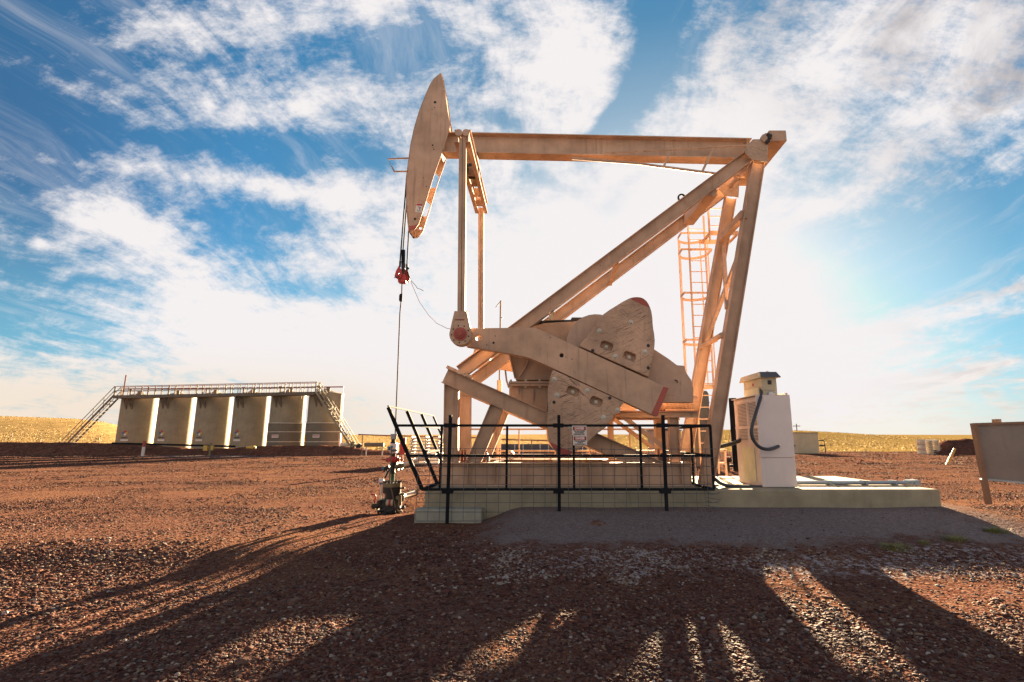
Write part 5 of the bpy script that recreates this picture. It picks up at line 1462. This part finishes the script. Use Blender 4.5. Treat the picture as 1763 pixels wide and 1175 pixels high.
# ------------------------------------------------------------------ tank battery
TZ = .25
YT0, YT1 = 55.5, 51.5
NT_ = 6
px_c = [231, 297, 362.5, 427, 491, 556]
ctr = [at(p, 764, YT0 + (YT1 - YT0) * i / 5) for i, p in enumerate(px_c)]
TR = 1.58
TH = at(400, 681, 53.3).z - TZ
def facing(c, off, r=TR):
    """point on the shell at sideways offset off, on the side towards the site"""
    return Vector((c.x + off, c.y - math.sqrt(max(0, r * r - off * off)), 0))
def make_tank(i):
    c = ctr[i]
    r = thing('storage_tank', 'x', 'tank', (c.x, c.y, TZ), 'storage tanks in a row')
    pr = [(TR, 0), (TR, TH)]
    MB().lathe((c.x, c.y, TZ), pr, 56).build('tank_shell', M['tank'], r, smooth=40)
    m = MB()
    for z in (TH * .25, TH * .5, TH * .75): m.lathe((c.x, c.y, TZ + z), [(TR - .01, 0), (TR + .012, .004), (TR + .012, .03), (TR - .01, .034)], 56)
    m.build('shell_seam', M['tank'], r)
    rf = MB().lathe((c.x, c.y, TZ + TH), [(TR + .03, -.05), (TR + .03, .0), (.3, .38), (.28, .5)], 56).build('tank_roof', M['tank'], r, smooth=40)
    m = MB(); m.cyl((c.x + .5, c.y - .9, TZ + TH + .1), (c.x + .5, c.y - .9, TZ + TH + .55), .18, n=14); m.cyl((c.x - .6, c.y - .7, TZ + TH + .1), (c.x - .6, c.y - .7, TZ + TH + .75), .07, n=10); m.cyl((c.x - .75, c.y - .7, TZ + TH + .7), (c.x - .45, c.y - .7, TZ + TH + .7), .06, n=10)
    m.split('thief_hatch', M['steel'], rf)
    return r
protos = make_tank(0)
tanks = [protos]
for i in range(1, 6):
    t = copy_tree(protos); t.location = (ctr[i].x, ctr[i].y, TZ); tanks.append(t)
names = ['first storage tank, at the left end beside the long descending stair', 'second storage tank from the left, behind the red and white marker post',
         'third storage tank from the left, with its foot behind the yellow pad', 'fourth storage tank from the left, last one bearing a diamond sign',
         'grey banded storage tank second from the right, with darker lower half', 'grey banded storage tank at the right end behind the short stair']
for t, n in zip(tanks, names): t['label'] = n
zn = zoom(200, 640, 7.345)
for i in range(6):
    c = ctr[i]; r = tanks[i]
    th = math.atan2(-c.x, c.y) - math.asin((.53, .62, .64, .62, .55, .38)[i])
    offc = TR * math.sin(th)
    # bracket legs under the walkway fixed to the shell
    m = MB()
    zt2 = TZ + TH - .35; zb2 = TZ + TH - 1.35
    for o0, o1 in ((-.95, -.75), (-.75, -.75), (-.75, -.2), (-.2, -.2), (-.5, -.2)):
        p, q = facing(c, TR * math.sin(th + (o0 + .5) / TR)), facing(c, TR * math.sin(th + (o1 + .5) / TR)); m.bar((p.x, p.y - .3, zt2), (q.x, q.y - .03, zb2), .08, .06)
    m.build('walkway_bracket', M['steel'], r)
    if i < 4:
        zc = TZ + TH * .315; s = .30
        f = facing(c, offc); yv = f.y - .02
        tilt = math.atan2(-(f.x - c.x), -(f.y - c.y))
        Rz = Matrix.Translation((f.x, f.y, zc)) @ Matrix.Rotation(-tilt, 4, 'Z')
        def diamond(cx, cz, mat, nm, parent):
            h = s * .48
            vs = [Rz @ Vector((cx + dx, -.035, cz + dz)) for dx, dz in ((0, -h), (h, 0), (0, h), (-h, 0))] + [Rz @ Vector((cx + dx, -.02, cz + dz)) for dx, dz in ((0, -h), (h, 0), (0, h), (-h, 0))]
            return MB().add(vs, [(0,1,2,3),(7,6,5,4),(0,4,5,1),(1,5,6,2),(2,6,7,3),(3,7,4,0)]).build(nm, mat, parent)
        pl_ = MB().add([Rz @ Vector(v) for v in ((-.36,-.019,-.36+0),(.36,-.019,-.36),(.36,-.019,.36),(-.36,-.019,.36),(-.36,-.008,-.36),(.36,-.008,-.36),(.36,-.008,.36),(-.36,-.008,.36))], [(0,1,2,3),(7,6,5,4),(0,4,5,1),(1,5,6,2),(2,6,7,3),(3,7,4,0)])
        hd_ = diamond(0, s * .5, M['sign_red'], 'hazard_diamond', r)
        diamond(-s * .5, 0, M['nblue'] if 'nblue' in M else M['blue'], 'diamond_quarter', hd_); diamond(s * .5, 0, M['yellow'], 'diamond_quarter', hd_); diamond(0, -s * .5, M['sign_white'], 'diamond_quarter', hd_)
        MB().add([Rz @ Vector(v) for v in ((-.30,-.03,-.52),(.28,-.03,-.52),(.28,-.03,-.40),(-.30,-.03,-.40),(-.30,-.015,-.52),(.28,-.015,-.52),(.28,-.015,-.40),(-.30,-.015,-.40))], [(0,1,2,3),(7,6,5,4),(0,4,5,1),(1,5,6,2),(2,6,7,3),(3,7,4,0)]).build('number_plate', M['slate'], r)
        MB().add([Rz @ Vector(v) for v in ((-.36,-.03,-.80),(.36,-.03,-.80),(.36,-.03,-.62),(-.36,-.03,-.62),(-.36,-.015,-.80),(.36,-.015,-.80),(.36,-.015,-.62),(-.36,-.015,-.62))], [(0,1,2,3),(7,6,5,4),(0,4,5,1),(1,5,6,2),(2,6,7,3),(3,7,4,0)]).build('label_plate', M['sign_white'], r)
    else:
        MB().lathe((c.x, c.y, TZ), [(TR + .01, 0), (TR + .06, 0), (TR + .06, TH * .47), (TR + .01, TH * .475)], 56).build('insulation_jacket', M['tank_low'], r, smooth=40)
        for f_ in (.475, .325, .155):
            MB().lathe((c.x, c.y, TZ + TH * f_), [(TR + .03, -.01), (TR + .085, 0), (TR + .085, .06), (TR + .03, .07)], 56).build('bright_band', M['band'], r, smooth=40)
        f = facing(c, offc, TR + .1); zc = TZ + TH * .255
        lb = MB().box((f.x - .32, f.y - .03, zc - .14), (f.x + .32, f.y - .01, zc + .14)).build('label_plate', M['sign_white'], r)
        MB().box((f.x - .27, f.y - .036, zc - .02), (f.x + .27, f.y - .031, zc + .06)).build('label_stripe', M['sign_red'], lb)
# catwalk in front of the tank tops
def along(px, dy=0): 
    t = (px - 231) / (556 - 231); Y = YT0 + (YT1 - YT0) * t - TR - .45 + dy
    return Y
cz = lambda px: at(px, 681, along(px)).z
a, b_2 = at(203, 681, along(203)), at(546, 681.5, along(546))
az_, bz_ = a.z, b_2.z
wz = (az_ + bz_) / 2
ctw = thing('catwalk', 'long steel catwalk with handrail and stairs along the tank tops', 'catwalk', (a.x, a.y, TZ))
A_, B_ = Vector((a.x, a.y, wz)), Vector((b_2.x, b_2.y, wz))
MB().bar(A_, B_, .30, .9).build('walkway', M['steel'], ctw)
for s in (-.42, .42):
    off = Vector((0, s, 0))
    for h in (.62, 1.06): MB().bar(A_ + off + Vector((0, 0, h)), B_ + off + Vector((0, 0, h)), .055, .055).build('handrail', M['rust'] if h > 1 else M['steel'], ctw)
    m = MB()
    for k in range(29):
        p = A_.lerp(B_, k / 28) + off; w_ = .05 if k % 4 else .085; m.bar(p, p + Vector((0, 0, 1.06)), w_, w_)
    m.split('rail_post', M['steel'], ctw)
def stair(p_top, p_bot, side, mat, n):
    st_ = MB()
    d = Vector((0, .4, 0))
    for s in (-1, 1): st_.bar(p_top + d * s, p_bot + d * s, .16, .05)
    so_ = st_.build('stair', mat, ctw)
    m = MB()
    for k in range(n):
        p = p_top.lerp(p_bot, (k + .5) / n); m.box((p.x - .14, p.y - .38, p.z - .02), (p.x + .14, p.y + .38, p.z + .02))
    m.split('tread', mat, so_)
    for s in (-1, 1):
        for h in (.5, 1.0): MB().bar(p_top + d * s + Vector((0, 0, h)), p_bot + d * s + Vector((0, 0, h)), .05, .05).build('handrail', mat, so_)
        m = MB()
        for k in range(6):
            p = p_top.lerp(p_bot, k / 5) + d * s; m.bar(p, p + Vector((0, 0, 1.0)), .05, .05)
        m.split('rail_post', mat, so_)
pt = A_ + Vector((-.1, 0, .1)); pb = at(112, 761, pt.y); stair(pt, Vector((pb.x, pt.y, .2)), 0, M['steel'], 16)
pt = B_ + Vector((.1, -.1, .1)); pb = at(612, 771, pt.y - .2); stair(pt, Vector((pb.x, pt.y, .15)), 0, M['tank'], 16)
# vent pipe and red pipe loop over the tanks
e = at(217, 646, 54); o = MB().cyl((at(211, 684, 54).x, 54.0, wz - .2), (e.x + .02, 54, e.z), .07, n=8).build('vent_pipe', M['rust'], None); tag(o, 'short red vent pipe rising above the left end of the catwalk', 'pipe')
Yl = 51.0
p0 = at(215, 668, 53.4); p1 = at(591, 666.5, Yl); p2 = at(585, 764, Yl)
lp = thing('vapour_line', 'red pipe running above the catwalk and down the right end tank', 'pipe', (p1.x, Yl, TZ))
MB().tube([Vector((p0.x, 53.2, p1.z)), Vector((p1.x, Yl, p1.z)), Vector((p1.x, Yl, .3))], .06, 8).build('pipe', M['rust'], lp)
m = MB()
for f_ in (.82, .9): 
    q = Vector((p0.x, 53.2, p1.z)).lerp(Vector((p1.x, Yl, p1.z)), f_); m.bar(q, q - Vector((0, 0, 1.1)), .05, .05)
m.build('pipe_hanger', M['steel'], lp)
# piping cluster at the stair foot
e = at(600, 762, 49.5)
pc = thing('pipe_manifold', 'cluster of pale pipes and valves at the foot of the right stair', 'pipework', (e.x, 49.5, 0))
m = MB(); m.cyl((e.x - .7, 49.5, .85), (e.x + .1, 49.5, .85), .22, n=14); m.cyl((e.x - .3, 49.5, 0), (e.x - .3, 49.5, .7), .1, n=10); m.split('pipe', M['pipe_white'], pc, smooth=40)
m = MB(); m.cyl((e.x + .45, 49.3, .1), (e.x + .45, 49.3, 1.15), .16, n=12); m.cyl((e.x + .2, 49.3, .8), (e.x + 1.2, 49.3, .8), .12, n=12); m.build('valve', M['brass'], pc, smooth=40)
m = MB(); m.cyl((e.x - .2, 49.6, .2), (e.x - .2, 49.6, 1.9), .06, n=8); m.cyl((e.x + .95, 49.2, .5), (e.x + 1.25, 49.2, .95), .2, n=12); m.split('pipe', M['dark'], pc, smooth=40)
m = MB(); m.cyl((e.x + 1.3, 49.0, .5), (e.x + 2.0, 49.0, .35), .14, n=12); m.cyl((e.x + 1.6, 49.0, .1), (e.x + 1.6, 49.0, .6), .08, n=10); m.build('valve', M['pipe_white'], pc, smooth=40)

# long earth berm in front of the tanks
def berm(pts, w, h, name, mat):
    """pts: (x, y, height scale) along the crest"""
    vs = []; fs = []; prof = [(-1, -.12), (-.62, .42), (-.3, .88), (-.08, 1), (.08, 1), (.3, .88), (.62, .42), (1, -.12)]
    k = len(prof); P_ = []
    for i in range(len(pts) - 1):
        for j in range(12):
            t = j / 12; P_.append(tuple(pts[i][q] * (1 - t) + pts[i+1][q] * t for q in range(3)))
    P_.append(pts[-1])
    for i, (x, y, s) in enumerate(P_):
        jx = .12 * math.sin(i * 1.3) + .06 * math.sin(i * 3.7)
        for (o, z) in prof: vs.append((x, y + o * w * (1 + .1 * jx), z * h * s * (1 + .18 * jx) if z > 0 else z))
    for i in range(len(P_) - 1):
        for j in range(k - 1): fs.append((i*k + j, i*k + j + 1, (i+1)*k + j + 1, (i+1)*k + j))
    o = MB().add(vs, fs).build(name, mat, None, smooth=70); o['kind'] = 'structure'; return o
bp = lambda px, Y, s: (at(px, 770, Y).x, Y, s)
berm([bp(-420, 50.5, .8), bp(-120, 50, 1.0), bp(5, 50, 1.08), bp(120, 49.6, 1.05), bp(235, 49.3, .95), bp(300, 49, .62), bp(345, 49, .5), bp(400, 49, .55), bp(450, 48.6, .75), bp(560, 48.2, .8), bp(595, 48.2, .7), bp(640, 48.4, .42), bp(700, 49, .3), bp(760, 50, .05)], 2.6, 1.02, 'earth_berm', M['berm'])
# fence of low timbers and small site markers
e = at(247, 775, 44); mk = thing('marker_post', 'red and white striped marker post before the second tank', 'post', (e.x, 44, 0))
MB().cyl((e.x, 44, -.1), (e.x, 44, .75), .12, n=12).build('post', M['sign_white'], mk, smooth=40)
MB().cyl((e.x, 44, .76), (e.x, 44, 1.25), .115, n=12).build('post_top', M['red'], mk, smooth=40)
e = at(360, 772, 45); vp = thing('valve_post', 'valve standpipe with yellow pad before the third tank', 'valve', (e.x, 45, 0))
MB().box((e.x - .45, 44.9, .42), (e.x - .1, 45.1, .85)).build('pad', M['yellow'], vp, bevel=.03); MB().box((e.x + .18, 44.9, .45), (e.x + .36, 45.1, .85)).build('pad', M['yellow'], vp, bevel=.03)
MB().cyl((e.x + .1, 45, -.1), (e.x + .1, 45, 1.05), .09, n=10).build('standpipe', M['brass'], vp, smooth=40)
e = at(433, 766, 46); o = MB().lathe((e.x, 46, .55), [(.32, 0), (.4, .08), (.4, .18), (.3, .26)], 18).build('yellow_drum', M['yellow'], None, smooth=40); tag(o, 'small yellow drum lid on the berm before the fifth tank', 'drum')
o = MB().bar(at(193, 763.5, 47.0), at(405, 769, 46.4), .16, .12).build('base_pipe', M['black'], None); tag(o, 'long black pipe along the foot of the four left tanks', 'pipe')
# fence posts on the left hill
fpn = [(70, 755), (170, 758), (20, 752)]
for i, (px, py) in enumerate(fpn):
    e = at(px, py, 75 + 8 * i); g0 = ground_at(e)
    o = MB().cyl((e.x, e.y, g0 - .2), (e.x, e.y, g0 + 1.2), .06, n=6).build('fence_post', M['brown_post'], None)
    tag(o, ['thin fence post left of the long stair foot', 'thin fence post on the grass between stair and first tank', 'thin fence post at the far left on the golden hill'][i], 'post', 'fence posts on the grass')

# ------------------------------------------------------------------ rock and weeds
def rock(px, py, r, label, seed):
    p = atz(px, py, 0.0); 
    for _ in range(6): p = atz(px, py, ground_at(p) + r * .3)
    rg = np.random.default_rng(seed); bm = bmesh.new(); bmesh.ops.create_icosphere(bm, subdivisions=3, radius=1)
    off = rg.uniform(-5, 5, 3)
    for v in bm.verts:
        c = v.co; n = math.sin(c.x*2.3+off[0]) * .14 + math.sin(c.y*3.1+off[1]) * .12 + math.sin(c.z*4.3+off[2]+c.x*3) * .10 + math.sin(c.x*7+c.y*6) * .035
        v.co = Vector((c.x * 1.15, c.y * .9, c.z * .78)) * r * (1 + n)
    me = bpy.data.meshes.new('rock'); bm.to_mesh(me); bm.free()
    o = link('rock', me, M['rock'], None, 30); o.location = p; tag(o, label, 'rock'); return o
M['rock'] = soil('rough_rock', [(0, (.14, .075, .055)), (.6, (.22, .13, .10)), (1, (.30, .20, .16))], 14)
rock(1029, 906, .105, 'fist sized reddish rock on the grey gravel bank', 4)
rock(417, 1139, .04, 'pale rounded stone on the sunlit gravel near the camera', 8)
wm, nt, b = newmat('weed_green')
oi = nt.new('ShaderNodeNewGeometry').outputs['Position']
nt.l.new(nt.mix(nt.step(nt.noise(oi, 22, 3), .35, .65), (.10, .15, .035), (.22, .20, .06)), b.inputs['Base Color']); b.inputs['Roughness'].default_value = .6
def tuft(px, py, rad, hgt, n, label, seed):
    p = atz(px, py, 0.0)
    for _ in range(6): p = atz(px, py, ground_at(p))
    rg = random.Random(seed); m = MB()
    for i in range(n):
        a = rg.uniform(0, 6.28); r0 = rad * rg.random() ** .5; bx_ = p + Vector((math.cos(a) * r0, math.sin(a) * r0 * .7, 0)); bx_.z = ground_at(bx_) - .005
        l = hgt * rg.uniform(.5, 1.1); dr = Vector((math.cos(a) * rg.uniform(.1, .7), math.sin(a) * rg.uniform(.1, .7), 1)).normalized()
        w_ = rg.uniform(.002, .005); sd_ = Vector((-math.sin(a), math.cos(a), 0)) * w_
        md_ = bx_ + dr * l * .55; tp_ = bx_ + dr * l + Vector((math.cos(a), math.sin(a), -.5)) * l * .25
        m.add([bx_ - sd_, bx_ + sd_, md_ + sd_ * .7, md_ - sd_ * .7, tp_], [(0, 1, 2, 3), (3, 2, 4)])
    o = m.build('weed_tuft', wm, None); tag(o, label, 'weed', 'green weed tufts'); return o
tuft(1716, 918, .16, .09, 240, 'sunlit yellow green weed tuft at the right edge of the bank', 1)
tuft(1645, 931, .18, .07, 200, 'dark green weed tuft left of the sunlit one', 2)
tuft(1592, 936, .10, .05, 90, 'smallest weed tuft, between two larger ones in the shade', 3)
tuft(1540, 944, .22, .07, 260, 'widest dark green weed tuft, leftmost at the bank foot', 4)
